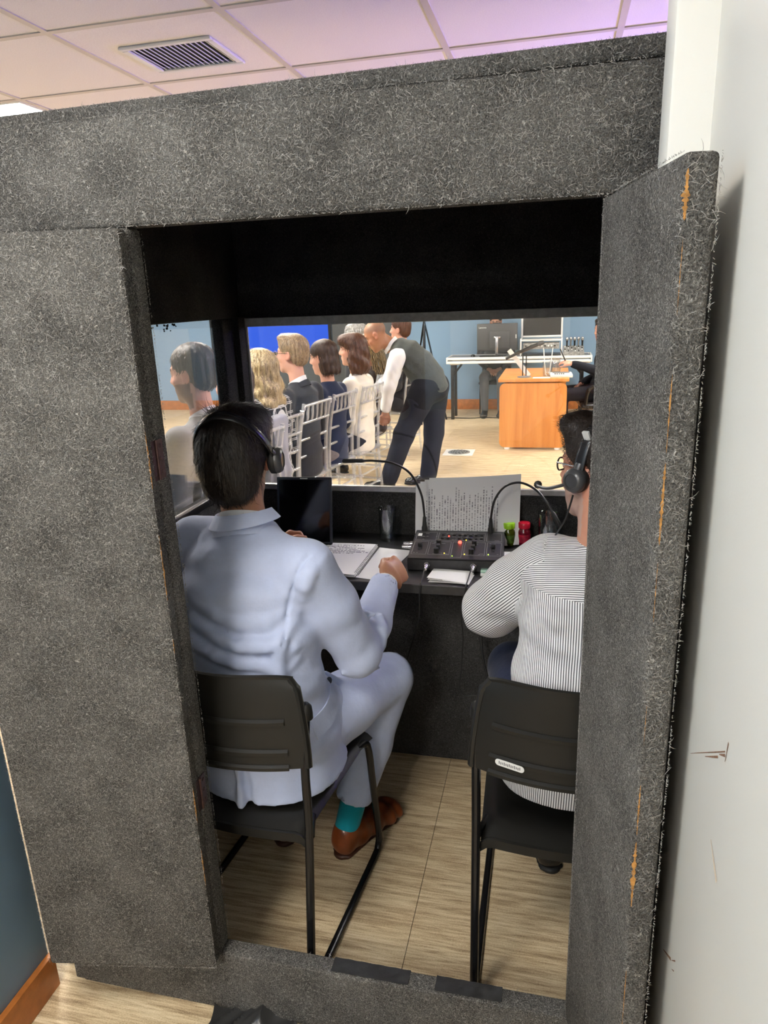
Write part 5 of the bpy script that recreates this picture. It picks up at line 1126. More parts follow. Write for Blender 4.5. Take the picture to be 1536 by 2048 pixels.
collar('shirt_collar', oj2, (0.108, 1.672, 1.045), (0, 0.0, 1), (-0.1, 1, -0.25), 0.074, 0.066, 0.045, 'shirt_stripe', 0.004, 0.7, 0.03, B2)
T = Sdf(); T.ell((0.07, 1.60, 0.535), (0.185, 0.165, 0.090), 0.03)
for q in 'LR': T.chain([K2['hip' + q], K2['kn' + q]], [0.098, 0.076], 0.03); T.chain([K2['kn' + q], K2['an' + q]], [0.074, 0.056], 0.02)
T.half((0.07, 1.6, 0.462), (0, 0, -1)) if False else None
T.post = lambda P, d: d + 0.0016 * vnoise(P, 22, 16); sobj('trousers', T, 0.0075, 'navy', m2, 2, B2)
shoe(m2, K2['anL'], (0.035, 1.775, 0.0), (-0.055, 2.055, 0.0), 'leather_black', 'black_rubber', 0.046, B2); shoe(m2, K2['anR'], (0.20, 1.84, 0.0), (0.24, 2.13, 0.0), 'leather_black', 'black_rubber', 0.046, B2)
h2, hfn = headset('headset', 'black single ear headset with microphone boom on the man in the striped shirt', HM2, 1.03, True, 0.096, tiltd=10, rv=0.152)
bm_ = [hfn(-0.104, 0.0, -0.012), hfn(-0.108, 0.03, -0.030), hfn(-0.098, 0.075, -0.052), hfn(-0.075, 0.120, -0.064), hfn(-0.060, 0.135, -0.066)]
W(MB().tube(bez(bm_, 6), 0.0042, 8), 'mic_boom', 'headset_grey', h2, 60); W(MB().tube([bm_[-1] - (bm_[-1] - bm_[-2]) * 0.2, bm_[-1], bm_[-1] + (bm_[-1] - bm_[-2]) * 0.55], [0.007, 0.0105, 0.007], 10), 'mic_tip', 'black_rubber', h2, 60)
W(MB().tube(bez([hfn(-0.104, -0.004, -0.044), hfn(-0.104, 0.0, -0.075), hfn(-0.092, 0.015, -0.115), hfn(-0.10, 0.03, -0.16)], 6), 0.0022, 6), 'headset_lead', 'black_rubber', h2, 60)
W(MB().box((-0.006, -0.009, -0.012), (0.002, 0.009, 0.012), 0.002, 2, Matrix.Translation(hfn(-0.083, 0.0, 0.095)) @ HM2.to_3x3().to_4x4() @ Matrix.Rotation(R_(-28), 4, 'Y')), 'band_clip', 'sticker', h2)
# his spectacles
gl = thing('spectacles', 'dark framed spectacles on the man in the striped shirt', 'glasses', tuple(HM2.translation))
def f2(*p): return HM2 @ Vector([c * HS2 for c in p])
for s in (-1, 1):
    W(MB().tube([f2(s * 0.031 + 0.019 * math.cos(a), 0.096 - 0.007 * abs(math.cos(a)), 0.012 + 0.015 * math.sin(a)) for a in np.linspace(0, 2 * math.pi, 25)], 0.0022, 6), 'rim', 'black_satin', gl, 60)
    W(MB().tube([f2(s * 0.050, 0.090, 0.018), f2(s * 0.070, 0.055, 0.020), f2(s * 0.082, 0.0, 0.018)], 0.002, 6), 'temple', 'silver', gl, 60)
W(MB().tube([f2(-0.012, 0.097, 0.016), f2(0.012, 0.097, 0.016)], 0.002, 6), 'bridge', 'black_satin', gl, 60)
# ================================================================== CLEAR CHAIRS AND AUDIENCE
def make_chiavari():
    t = thing('chiavari_chair', 'clear acrylic chair', 'chair', (0, 0, 0), 0, 'clear acrylic chairs of the audience'); k = 1.06
    def P(*p): return tuple(c * k for c in p)
    for s in (-1, 1):
        x = 0.185 * s
        MB().tube(bez([P(x, -0.205, 0.0), P(x, -0.185, 0.25), P(x, -0.175, 0.45), P(x * 0.97, -0.195, 0.72), P(x * 0.95, -0.24, 0.945)], 4), [0.012 * k] * 17, 8).build('rear_post', 'acrylic', t, 60)
        MB().tube([P(x, 0.195, 0.0), P(x * 0.98, 0.185, 0.42)], [0.010 * k, 0.014 * k], 8).build('leg', 'acrylic', t, 60)
        for z in (0.16, 0.27): MB().tube([P(x, -0.19, z), P(x, 0.19, z)], 0.0085 * k, 6).build('stretcher', 'acrylic', t, 60)
        MB().lathe([(0.0, 0.965), (0.009, 0.963), (0.013, 0.955), (0.010, 0.945), (0.013, 0.94)], 8, Matrix.Translation(P(x * 0.95, -0.24, 0.02)), close=False).build('finial', 'acrylic', t, 60)
    for y, zs in ((0.19, (0.16, 0.27)), (-0.19, (0.16, 0.27))):
        for z in zs: MB().tube([P(-0.185, y, z), P(0.185, y, z)], 0.0085 * k, 6).build('stretcher', 'acrylic', t, 60)
    yb = lambda z: -0.176 - 0.021 * max(0, (z - 0.45)) / 0.27 - 0.03 * max(0, z - 0.72) / 0.22
    for z in (0.60, 0.71, 0.82, 0.93): MB().tube([P(-0.18, yb(z), z), P(0.18, yb(z), z)], 0.0095 * k, 6).build('back_rail', 'acrylic', t, 60)
    for i in range(5):
        x = -0.12 + 0.06 * i
        MB().tube([P(x, yb(0.82), 0.82), P(x, yb(0.875) , 0.85), P(x, yb(0.875), 0.875), P(x, yb(0.90), 0.90), P(x, yb(0.93), 0.93)], [0.006 * k, 0.008 * k, 0.010 * k, 0.008 * k, 0.006 * k], 6).build('spindle', 'acrylic', t, 60)
    MB().box(P(-0.20, -0.20, 0.42), P(0.20, 0.205, 0.445), 0.012, 2).build('seat', 'acrylic', t, 60)
    return t
chv = make_chiavari(); chv_used = [False]
def place_chair(x, y, yaw, label):
    o = chv if not chv_used[0] else copy_tree(chv); chv_used[0] = True
    o.location = (x, y, 0); o.rotation_euler = (0, 0, yaw); o['label'] = label; return o

SK_LIGHT = (0.62, 0.34, 0.25); SK_TAN = (0.45, 0.22, 0.14); SK_BROWN = (0.20, 0.085, 0.045)
def hair_for(style, par, M, sc, mt, h=0.0065):
    f = lambda *p: np.array(M @ Vector([c * sc for c in p])); r = lambda *a: tuple(c * sc for c in a); HR = np.array(M.to_3x3()); S = Sdf()
    E = lambda c, rr, k=0.02, op='u': S.ell(f(*c), r(*rr), k, op, HR)
    E((0, -0.018, 0.050), (0.084, 0.104, 0.087)); nseed = hash(style) % 97 if False else len(style)
    if style in ('short', 'receding', 'curly'):
        E((0, -0.055, -0.010), (0.076, 0.055, 0.066), 0.03); E((0, 0.105, -0.040), (0.080, 0.075 if style != 'receding' else 0.088, 0.100 if style != 'receding' else 0.118), 0.035, 's')
        for s in (-1, 1): E((s * 0.095, 0.004, -0.020), (0.025, 0.026, 0.040), 0.008, 's'); E((s * 0.085, 0.05, -0.055), (0.03, 0.055, 0.06), 0.03, 's')
        if style == 'short': E((0, 0.045, 0.108), (0.055, 0.045, 0.026), 0.03)
        if style == 'curly': E((0, -0.02, 0.07), (0.100, 0.118, 0.098), 0.03)
    elif style == 'bob':
        E((0, -0.040, -0.035), (0.090, 0.080, 0.105), 0.03); E((0, -0.05, -0.10), (0.088, 0.066, 0.045), 0.03); E((0, 0.112, -0.045), (0.088, 0.085, 0.108), 0.012, 's'); E((0, -0.02, -0.165), (0.14, 0.14, 0.045), 0.012, 's')
        for s in (-1, 1): E((s * 0.088, 0.022, -0.010), (0.025, 0.028, 0.045), 0.012, 's')
    elif style == 'wavy':
        E((0, -0.045, -0.03), (0.098, 0.088, 0.115), 0.03); E((0, -0.055, -0.12), (0.10, 0.075, 0.08), 0.04); E((0.0, 0.05, 0.085), (0.075, 0.06, 0.045), 0.03); E((0, 0.125, -0.050), (0.09, 0.085, 0.105), 0.012, 's')
        for s in (-1, 1): E((s * 0.092, 0.03, -0.012), (0.025, 0.030, 0.040), 0.012, 's'); S.cap(f(s * 0.075, -0.02, -0.05), f(s * 0.085, -0.01, -0.17), 0.03 * sc, 0.018 * sc, 0.03)
    elif style == 'long':
        S.loft([(f(0, -0.035, 0.03), 0.092 * sc, 0.090 * sc), (f(0, -0.055, -0.10), 0.100 * sc, 0.072 * sc), (f(0, -0.072, -0.17), 0.100 * sc, 0.050 * sc), (f(0, -0.078, -0.22), 0.085 * sc, 0.030 * sc)], HR[:, 0], 0.03); E((0, 0.12, -0.05), (0.085, 0.085, 0.105), 0.012, 's')
        for s in (-1, 1): S.cap(f(s * 0.078, 0.02, 0.0), f(s * 0.095, 0.035, -0.22), 0.028 * sc, 0.018 * sc, 0.03)
    elif style == 'braids':
        E((0, -0.04, -0.02), (0.086, 0.08, 0.09), 0.03); E((0, 0.115, -0.045), (0.082, 0.085, 0.105), 0.012, 's')
    inv = np.array(M.inverted())
    def post(P, d):
        L = P @ inv[:3, :3].T.astype(np.float32) + inv[:3, 3].astype(np.float32)
        if style == 'curly': return d + 0.007 * vnoise(P, 90, 3)
        a = np.arctan2(L[:, 0], -L[:, 1] + 0.02); return d + 0.0028 * np.sin(a * 26 + 3 * vnoise(P, 14, 5)) * np.clip((0.13 - L[:, 2]) / 0.05, 0, 1) + (0.006 * np.sin(L[:, 2] * 55 + 6 * a) if style in ('wavy', 'long') else 0) * np.clip((0.05 - L[:, 2]) / 0.1, 0, 1)
    S.post = post; o, V, Q = sobj('hair', S, h, mt, par, 1); cr_ = f(0, -0.05, 0.11)
    if style != 'braids': strands('hair_strands', o, V, Q, lambda c, n: (c - cr_) / (np.linalg.norm(c - cr_, axis=1)[:, None] + 1e-6) + np.array([0, 0, -0.9]), 1500 if style in ('long', 'wavy', 'bob') else 900, 0.05 if style in ('long', 'wavy', 'bob') else 0.022, 0.0011, mt, 0.005, 4, None, 0.3)
    if style == 'braids':
        rr = random.Random(5)
        for i in range(22):
            a = -1.5 + 3.0 * i / 21; rad = 0.088 * sc
            p0 = f(rad / sc * math.sin(a) * 0.9, -0.02 - 0.085 * math.cos(a), 0.06 + 0.02 * math.cos(a * 2)); pts = [Vector(p0)]
            for j in range(1, 10):
                t = j / 9; pts.append(Vector(f(0.088 * math.sin(a) * (1 + 0.15 * t) + rr.uniform(-.004, .004), -0.025 - 0.095 * math.cos(a) - 0.055 * t + rr.uniform(-.004, .004), 0.05 - 0.34 * t * (0.8 + 0.2 * rr.random()))))
            pp = bez(pts, 3); MB().tube(pp, [0.0085 * (1 + 0.28 * math.sin(2.1 * q)) * (1 - 0.45 * q / len(pp)) for q in range(len(pp))], 6).build('braid', mt, o, 60)
    return o
def seated(label, loc, yaw, sc=1.0, skin=SK_LIGHT, hair=('short', 'hair_brown'), top='charcoal', bottom='charcoal', wide=1.0, head=(0, 0), shirt='shirt_white', hands='lap', beard=None, bare_leg=False, cross=False, lean=0.0, shoes='leather_black', skirt=None, neck_open=0.6, headz=0.0, hands_w=None, group='seated audience'):
    t = thing('person', label, 'person', loc, yaw, group); z = lambda *p: tuple(c * sc for c in p); sh = 0.46
    HP = (0, 0.02 + lean * 0.9, sh + 0.79 + headz); hy, hp = R_(head[0]), R_(head[1])
    M = hmat(z(*HP), (-math.sin(hy) * math.cos(hp), math.cos(hy) * math.cos(hp), math.sin(hp))); sw = 0.178 * wide
    S = Sdf(); head_prims(S, M, sc, ears=hair[0] not in ('long',)); S.cap(z(0, -0.012 + lean * 0.6, sh + 0.60), z(0, 0.0 + lean * 0.8, sh + 0.71), 0.054 * sc * (0.86 + 0.14 * wide), 0.050 * sc, 0.03)
    S.loft([(z(0, 0, sh + 0.10), 0.13 * sc, 0.09 * sc), (z(0, -0.02 + lean * 0.3, sh + 0.35), 0.12 * sc, 0.08 * sc), (z(0, -0.02 + lean * 0.5, sh + 0.56), 0.12 * sc, 0.07 * sc)], (1, 0, 0), 0.03)
    arms = []
    for s in (-1, 1):
        a = z(s * sw, -0.02 + lean * 0.5, sh + 0.535); e = z(s * (sw + 0.05), -0.02 + lean * 0.2, sh + 0.27); w_ = z(s * 0.09, 0.21, sh + 0.17)
        if hands_w and s in hands_w: e, w_ = (z(*q) for q in hands_w[s])
        arms.append((a, e, w_)); S.cap(z(0, -0.02 + lean * 0.5, sh + 0.54), a, 0.045 * sc, 0.04 * sc, 0.03); S.chain([a, e, w_], [0.04 * sc, 0.034 * sc, 0.024 * sc], 0.015)
        dv = nv(np.subtract(w_, e)); hand_prims(S, np.array(w_) + dv * 0.01, dv + np.array((-s * 0.3, 0.1, 0)), (-s * 0.5, 0, -0.85), -s, (25, 35, 25), sc * 0.95)
    legs = []
    for s in (-1, 1):
        hipp = z(s * 0.10, 0.02, sh + 0.085); kn = z(s * 0.115, 0.44, sh + 0.075); an = z(s * 0.11, 0.42, 0.11)
        if cross and s == 1: kn = z(0.03, 0.46, sh + 0.15); an = z(-0.20, 0.60, 0.20)
        legs.append((hipp, kn, an)); S.chain([hipp, kn, an], [0.07 * sc, 0.05 * sc, 0.034 * sc], 0.02)
    ob, V, Q = sobj('body', S, 0.0070, 'skin', t, 1); hc = {'hair_sandy': (0.2, 0.13, 0.07), 'hair_blond': (0.25, 0.16, 0.08)}.get(hair[1], (0.04, 0.022, 0.015))
    paint_skin(ob, V, M, sc, skin, beard=beard, stubble=0.75 if beard else 0, brows=hc, lips=(skin[0] * 0.8, skin[1] * 0.5, skin[2] * 0.5))
    if hair[0] != 'none': hair_for(hair[0], t, M, sc, hair[1])
    J = Sdf(); J.loft([(z(0, 0.01, sh + 0.03), 0.175 * sc, 0.130 * sc), (z(0, 0, sh + 0.16), 0.165 * wide ** 0.5 * sc, 0.122 * sc), (z(0, -0.012 + lean * 0.25, sh + 0.30), 0.152 * wide * sc, 0.108 * sc), (z(0, -0.02 + lean * 0.4, sh + 0.43), 0.168 * wide * sc, 0.112 * sc), (z(0, -0.02 + lean * 0.5, sh + 0.53), 0.145 * wide * sc, 0.09 * sc), (z(0, -0.015 + lean * 0.6, sh + 0.60), 0.07 * sc, 0.06 * sc)], (1, 0, 0), 0.03, n=2.2)
    for a, e, w_ in arms:
        J.cap(z(0, -0.015 + lean * 0.55, sh + 0.575), a, 0.040 * sc, 0.052 * sc, 0.03); J.chain([a, e, w_], [0.062 * sc * wide ** 0.5, 0.053 * sc, 0.038 * sc], 0.02); dv = nv(np.subtract(w_, e)); J.cap(np.array(w_) - dv * 0.01, np.array(w_) + dv * 0.08, 0.029 * sc, 0.035 * sc, 0.004, 's')
    J.post = lambda P, d: d + 0.003 * vnoise(P, 16, len(label)) + 0.0025 * vnoise(P * np.array([1, 1, 2.4], np.float32), 26, len(label) + 1)
    oj, V, Q = sobj('jacket' if shirt else 'top', J, 0.0090, top, t, 2)
    if shirt: collar('shirt_collar', t, z(0, -0.012 + lean * 0.6, sh + 0.606), (0, 0.18, 1), (0, 1, 0), 0.058 * sc, 0.055 * sc, 0.045 * sc, shirt, 0.003, 0.5, 0.02); collar('lapel_collar', oj, z(0, -0.016 + lean * 0.6, sh + 0.592), (0, 0.1, 1), (0, 1, 0), 0.078 * sc, 0.062 * sc, 0.036 * sc, top, 0.004, 1.8, 0.05)
    T = Sdf(); T.ell(z(0, 0.03, sh + 0.075), (0.16 * sc, 0.15 * sc, 0.085 * sc), 0.03)
    for hipp, kn, an in legs:
        T.chain([hipp, kn], [0.092 * sc, 0.068 * sc], 0.03 if not skirt else 0.09)
        if not skirt: T.chain([kn, an], [0.066 * sc, 0.050 * sc], 0.02)
    if skirt: T.cap(z(0, 0.1, sh + 0.05), z(0, 0.42, sh + 0.03), 0.10 * sc, 0.09 * sc, 0.06)
    sobj('skirt' if skirt else 'trousers', T, 0.011, bottom, t, 2)
    for hipp, kn, an in legs:
        zt = an[2] - 0.11 * sc; d = nv((kn[0] * 0.1, 1, 0)); shoe(t, an, (an[0] - d[0] * 0.06, an[1] - 0.07 * sc, zt), (an[0] + d[0] * 0.2, an[1] + 0.20 * sc, zt), shoes, 'black_rubber', 0.042 * sc, h=0.008)
    return t, M
YA = R_(80)
def aud(px_, py_, label, clabel, chair=True, yaw=YA, **kw):
    r = seated(label, (px_, py_, 0), yaw, **kw)
    if chair: f = Vector((-math.sin(yaw), math.cos(yaw), 0)); place_chair(px_ + f.x * 0.10, py_ + f.y * 0.10, yaw, clabel)
    return r
aud(-1.62, 3.06, 'bearded man in a grey suit seen through the side window', 'clear acrylic chair under the bearded man in grey', sc=1.075, hair=('receding', 'hair_dark_brown'), top='grey_suit', bottom='grey_suit', beard=(0.05, 0.03, 0.022), head=(8, -6), wide=1.05)
aud(-1.66, 3.56, 'person in a blue shirt mostly hidden behind the booth corner post', 'clear acrylic chair behind the booth corner post', sc=1.0, hair=('short', 'hair_brown'), top='slate_cloth', bottom='charcoal', shirt='denim', headz=-0.02)
aud(-1.71, 4.02, 'woman with long wavy blond hair in a plaid jacket', 'clear acrylic chair under the blond woman', sc=1.05, headz=-0.055, hair=('long', 'hair_blond'), top='plaid', bottom='denim', shirt=None, wide=0.95, head=(4, -4))
_, MG = aud(-1.735, 4.68, 'sandy haired man with glasses in a dark suit', 'clear acrylic chair under the sandy haired man', sc=1.045, hair=('short', 'hair_sandy'), top='charcoal', bottom='charcoal', wide=1.04, head=(4, 0))
aud(-1.67, 5.15, 'woman with a brown bob in a navy jacket', 'clear acrylic chair under the woman with the bob', sc=0.995, hair=('bob', 'hair_brown'), top='navy', bottom='skirt_grey', shirt=None, wide=0.88, skirt=True, head=(4, -8))
aud(-1.575, 5.62, 'smiling woman with auburn hair in a cream jacket', 'clear acrylic chair under the auburn haired woman', sc=1.01, hair=('wavy', 'hair_auburn'), top='cream', bottom='black_cloth', shirt=None, wide=0.86, skirt=True, head=(10, -2))
aud(-1.665, 6.47, 'woman with long braids in a dark brown jacket', 'clear acrylic chair under the woman with braids', sc=0.98, skin=SK_BROWN, hair=('braids', 'braid_dark'), top='brown_dark', bottom='black_cloth', shirt=None, wide=0.9, head=(0, -5))
aud(-1.955, 7.08, 'grey curly haired person behind the woman with braids', 'clear acrylic chair of the grey curly haired person', sc=1.02, hair=('curly', 'hair_grey'), top='charcoal', bottom='charcoal')
aud(-1.62, 7.68, 'person with reddish brown hair behind the bending man', 'clear acrylic chair behind the bending man', sc=1.04, hair=('short', 'hair_auburn'), top='charcoal', bottom='charcoal', headz=0.02)
# glasses of the sandy haired man
gl = thing('spectacles', 'thin framed glasses on the sandy haired man', 'glasses', (-1.735, 4.68, 0), YA)
for s in (-1, 1):
    MB().tube([MG @ (Vector((s * 0.033 + 0.023 * math.cos(a), 0.103, 0.010 + 0.017 * math.sin(a))) * 1.045) for a in np.linspace(0, 2 * math.pi, 19)], 0.0016, 5).build('rim', 'silver', gl, 60)
    MB().tube([MG @ (Vector(q) * 1.045) for q in ((s * 0.056, 0.100, 0.014), (s * 0.076, 0.06, 0.014), (s * 0.083, -0.005, 0.012))], 0.0016, 5).build('temple', 'black_satin', gl, 60)
# grey jacket hung over the blond woman's chair
dj = thing('draped_jacket', 'light grey jacket hung over the back of the first clear chair', 'jacket', (-1.71 - 0.1 * math.sin(YA), 4.02 + 0.1 * math.cos(YA), 0), YA)
S = Sdf(); S.chain([(-0.24, -0.245, 0.985), (-0.03, -0.245, 0.985)], [0.026, 0.026], 0.02)
for x in (-0.235, -0.20, -0.165, -0.13, -0.095, -0.06): S.chain([(x, -0.262, 0.985), (x * 1.05 - 0.01, -0.270, 0.70), (x * 1.08 - 0.02, -0.275, 0.42)], [0.024, 0.022, 0.022], 0.05)
S.post = lambda P, d: d + 0.005 * np.sin(P[:, 0] * 95 + 3 * vnoise(P, 6, 2)) * np.clip((1.0 - P[:, 2]) / 0.3, 0, 1); sobj('cloth', S, 0.008, 'light_grey_cloth', dj, 2)

# ---- standing man in a vest bending over
BB = (-1.2, 6.15, 0.0)
mb_ = thing('person', 'bald man in a grey vest standing and bending over the audience', 'person', BB)
HMb = hmat((-1.500, 6.06, 1.345), (-0.84, -0.10, -0.53), (-0.5, 0.0, 0.86)); HSb = 1.02
sN, eN, wN = (-1.305, 5.985, 1.175), (-1.385, 5.955, 0.925), (-1.425, 5.985, 0.715)
sF, eF, wF = (-1.335, 6.315, 1.175), (-1.46, 6.36, 0.95), (-1.60, 6.30, 0.86)
hN, kN, aN = (-1.09, 6.07, 0.90), (-1.285, 6.08, 0.50), (-1.455, 6.09, 0.10)
hF, kF, aF = (-1.04, 6.26, 0.90), (-1.055, 6.27, 0.48), (-1.13, 6.28, 0.10)
S = Sdf(); head_prims(S, HMb, HSb); S.cap((-1.385, 6.14, 1.255), (-1.465, 6.11, 1.315), 0.064, 0.060, 0.03); S.loft([((-1.06, 6.165, 0.93), 0.15, 0.11), ((-1.17, 6.16, 1.10), 0.14, 0.10), ((-1.32, 6.15, 1.22), 0.14, 0.09)], (0, 1, 0), 0.03)
for q in ((sN, eN, wN), (sF, eF, wF)): S.chain(q, [0.045, 0.038, 0.027], 0.02)
for q in ((hN, kN, aN), (hF, kF, aF)): S.chain(q, [0.08, 0.055, 0.04], 0.02)
hand_prims(S, (-1.428, 5.985, 0.705), (-0.25, 0.1, -0.95), (-0.5, 0.85, 0.1), 1, (35, 45, 30), 1.05); hand_prims(S, (-1.615, 6.30, 0.855), (-0.9, 0, -0.3), (0, 0, -1), -1, (20, 25, 20), 1.05)
ob, V, Q = sobj('body', S, 0.0064, 'skin', mb_, 1, BB); paint_skin(ob, V, HMb, HSb, (0.36, 0.165, 0.085), hairline=0.55, hair_col=(0.14, 0.10, 0.08), lips=(0.26, 0.1, 0.07))
J = Sdf(); J.loft([((-1.045, 6.165, 0.87), 0.175, 0.145), ((-1.085, 6.165, 0.98), 0.170, 0.142), ((-1.16, 6.16, 1.10), 0.172, 0.132), ((-1.255, 6.155, 1.19), 0.178, 0.120), ((-1.33, 6.15, 1.235), 0.150, 0.088), ((-1.365, 6.145, 1.25), 0.09, 0.06)], (0, 1, 0), 0.03, n=2.2)
J.cap((-1.33, 6.15, 1.24), (-1.315, 6.02, 1.20), 0.055, 0.06, 0.03); J.cap((-1.33, 6.15, 1.24), (-1.315, 6.28, 1.20), 0.055, 0.06, 0.03)
J.post = lambda P, d: d + 0.005 * np.sin((P[:, 0] * 0.7 + P[:, 2]) * 48 + 4 * vnoise(P, 7, 7)) * np.clip(np.sin(P[:, 0] * 9), 0.1, 1) * 0.6 + 0.003 * vnoise(P, 22, 8)
ov, V, Q = sobj('vest', J, 0.0075, 'vest_grey', mb_, 2, BB)
MB().box((-0.004, -0.055, -0.012), (0.004, 0.055, 0.012), 0.003, 2, Matrix.Translation((0.235, -0.10, 0.90)) @ Matrix.Rotation(R_(-25), 4, 'Y')).build('vest_strap', 'black_cloth', ov)
J = Sdf(); J.chain([sN, eN, (-1.422, 5.982, 0.745)], [0.074, 0.064, 0.046], 0.025); J.chain([sF, eF, wF], [0.080, 0.068, 0.045], 0.025); J.cap(sN, sF, 0.06, 0.06, 0.02)
J.post = lambda P, d: d + 0.005 * vnoise(P, 20, 21) + 0.003 * vnoise(P, 42, 22); sobj('shirt', J, 0.0075, 'shirt_white', mb_, 2, BB)
collar('shirt_collar', mb_, (-1.385, 6.14, 1.25), (-0.62, 0, 0.8), (-0.8, 0, -0.6), 0.072, 0.068, 0.05, 'shirt_white', 0.004, 0.5, 0.02, BB)
T = Sdf(); T.ell((-1.055, 6.165, 0.88), (0.15, 0.175, 0.12), 0.03); T.chain([hN, kN, (-1.44, 6.09, 0.10)], [0.125, 0.092, 0.078], 0.03); T.chain([hF, kF, (-1.115, 6.28, 0.10)], [0.125, 0.090, 0.078], 0.03); T.half((-1.2, 6.15, 0.04), (0, 0, -1))
T.post = lambda P, d: d + 0.004 * vnoise(P, 18, 31); sobj('trousers', T, 0.009, 'black_cloth', mb_, 3, BB)
shoe(mb_, aN, (-1.385, 6.09, 0.0), (-1.685, 6.08, 0.0), 'leather_black', 'black_rubber', 0.046, BB, 0.007); shoe(mb_, aF, (-1.05, 6.28, 0.0), (-1.345, 6.27, 0.0), 'leather_black', 'black_rubber', 0.046, BB, 0.007)

# ---- technician behind the white table and man with the phone
seated('man in dark clothes with folded hands sitting behind the white table', (-0.86, 10.52, 0), R_(180), sc=1.02, skin=SK_TAN, hair=('short', 'hair_black'), top='charcoal', bottom='slate_cloth', cross=False, head=(0, -15), group='men at the back tables')
place_chair_dark = thing('conference_chair', 'dark upholstered chair behind the white table', 'chair', (-0.86, 10.50, 0), R_(180))
MB().box((-0.22, -0.22, 0.42), (0.22, 0.22, 0.46), 0.02, 2).build('seat', 'black_cloth', place_chair_dark); MB().box((-0.21, -0.25, 0.60), (0.21, -0.22, 0.92), 0.012, 2).build('backrest', 'black_cloth', place_chair_dark)
for x in (-0.2, 0.2):
    for y in (-0.2, 0.2): MB().tube([(x, y, 0), (x * 0.97, y * 0.97, 0.43)], 0.011, 8).build('leg', 'black_tube', place_chair_dark, 60)
    MB().tube([(x, -0.21, 0.42), (x, -0.235, 0.75)], 0.010, 8).build('back_post', 'black_tube', place_chair_dark, 60)
seated('man in a black shirt reaching over the wooden desk with a phone', (0.50, 8.42, 0), R_(96), sc=1.02, skin=SK_LIGHT, hair=('short', 'hair_dark_brown'), top='black_cloth', bottom='black_cloth', shirt=None, head=(30, -4), headz=-0.05, hands_w={-1: ((-0.26, 0.10, 0.80), (-0.22, 0.36, 0.875))}, group='men at the back tables')
oc = thing('office_chair', 'black leather office chair beside the wooden desk', 'chair', (0.50, 8.42, 0), R_(96))
MB().box((-0.26, -0.24, 0.40), (0.26, 0.26, 0.47), 0.035, 3).build('seat', 'leather_black', oc)
S = Sdf(); S.loft([((0, -0.27, 0.50), 0.24, 0.045), ((0, -0.31, 0.80), 0.26, 0.05), ((0, -0.34, 1.02), 0.22, 0.045)], (1, 0, 0), 0.04); sobj('backrest', S, 0.014, 'leather_black', oc, 2)
for s in (-1, 1): MB().tube(bez([(s * 0.30, -0.22, 0.45), (s * 0.31, -0.20, 0.62), (s * 0.31, 0.0, 0.66), (s * 0.31, 0.18, 0.63), (s * 0.30, 0.22, 0.46)], 5), 0.022, 8, flat=1.4).build('armrest', 'leather_black', oc, 60)
MB().tube([(0, 0, 0.10), (0, 0, 0.40)], 0.03, 12).build('column', 'black_tube', oc, 60)
for k in range(5):
    a = k * 2 * math.pi / 5; lg = MB().tube([(0, 0, 0.11), (0.28 * math.cos(a), 0.28 * math.sin(a), 0.06)], [0.025, 0.015], 8).build('star_leg', 'black_tube', oc, 60); MB().lathe([(0.0, 0.0), (0.012, 0.003), (0.022, 0.025), (0.012, 0.046), (0.0, 0.05)], 10, Matrix.Translation((0.28 * math.cos(a), 0.28 * math.sin(a), 0)), close=False).build('caster', 'black_rubber', lg, 60)
mat('screen_off', (0.02, 0.018, 0.016), 0.25); mat('white_alu', (0.72, 0.72, 0.71), 0.35, 0.2); mat('gear_grey', (0.30, 0.29, 0.27), 0.45, noise=(40, 0.5)); mat('board_grey', (0.085, 0.095, 0.105), 0.6)
# ================================================================== FURNITURE AND GEAR OF THE ROOM
# wooden desk (narrow side towards the booth)
wd = thing('wooden_desk', 'orange wood desk with rounded side panel', 'desk', (-0.245, 8.45, 0))
def rrect(w, h, r, n=7):
    o = []
    for cx_, cy_, a0 in ((w - r, h - r, 0), (-w + r, h - r, 90), (-w + r, -h + r, 180), (w - r, -h + r, 270)):
        for i in range(n): a = R_(a0 + 90 * i / (n - 1)); o.append((cx_ + r * math.cos(a), cy_ + r * math.sin(a)))
    return o
for y in (-0.55, 0.52): MB().prism(rrect(0.355, 0.35, 0.06), -0.015, 0.015, Matrix.Translation((0, y, 0.37)) @ Matrix.Rotation(R_(90), 4, 'X')).build('side_panel', 'desk_wood', wd, 40)
MB().box((-0.37, -0.585, 0.735), (0.375, 0.58, 0.770), 0.006, 2).build('desk_top', 'desk_wood', wd); MB().box((-0.30, -0.53, 0.12), (-0.28, 0.50, 0.72), 0.002).build('back_panel', 'desk_wood', wd)
for x in (-0.27, 0.27): MB().lathe([(0.03, 0), (0.03, 0.02), (0.0, 0.02)], 12, Matrix.Translation((x, -0.55, 0)), close=False).build('glide', 'white_plastic', wd)
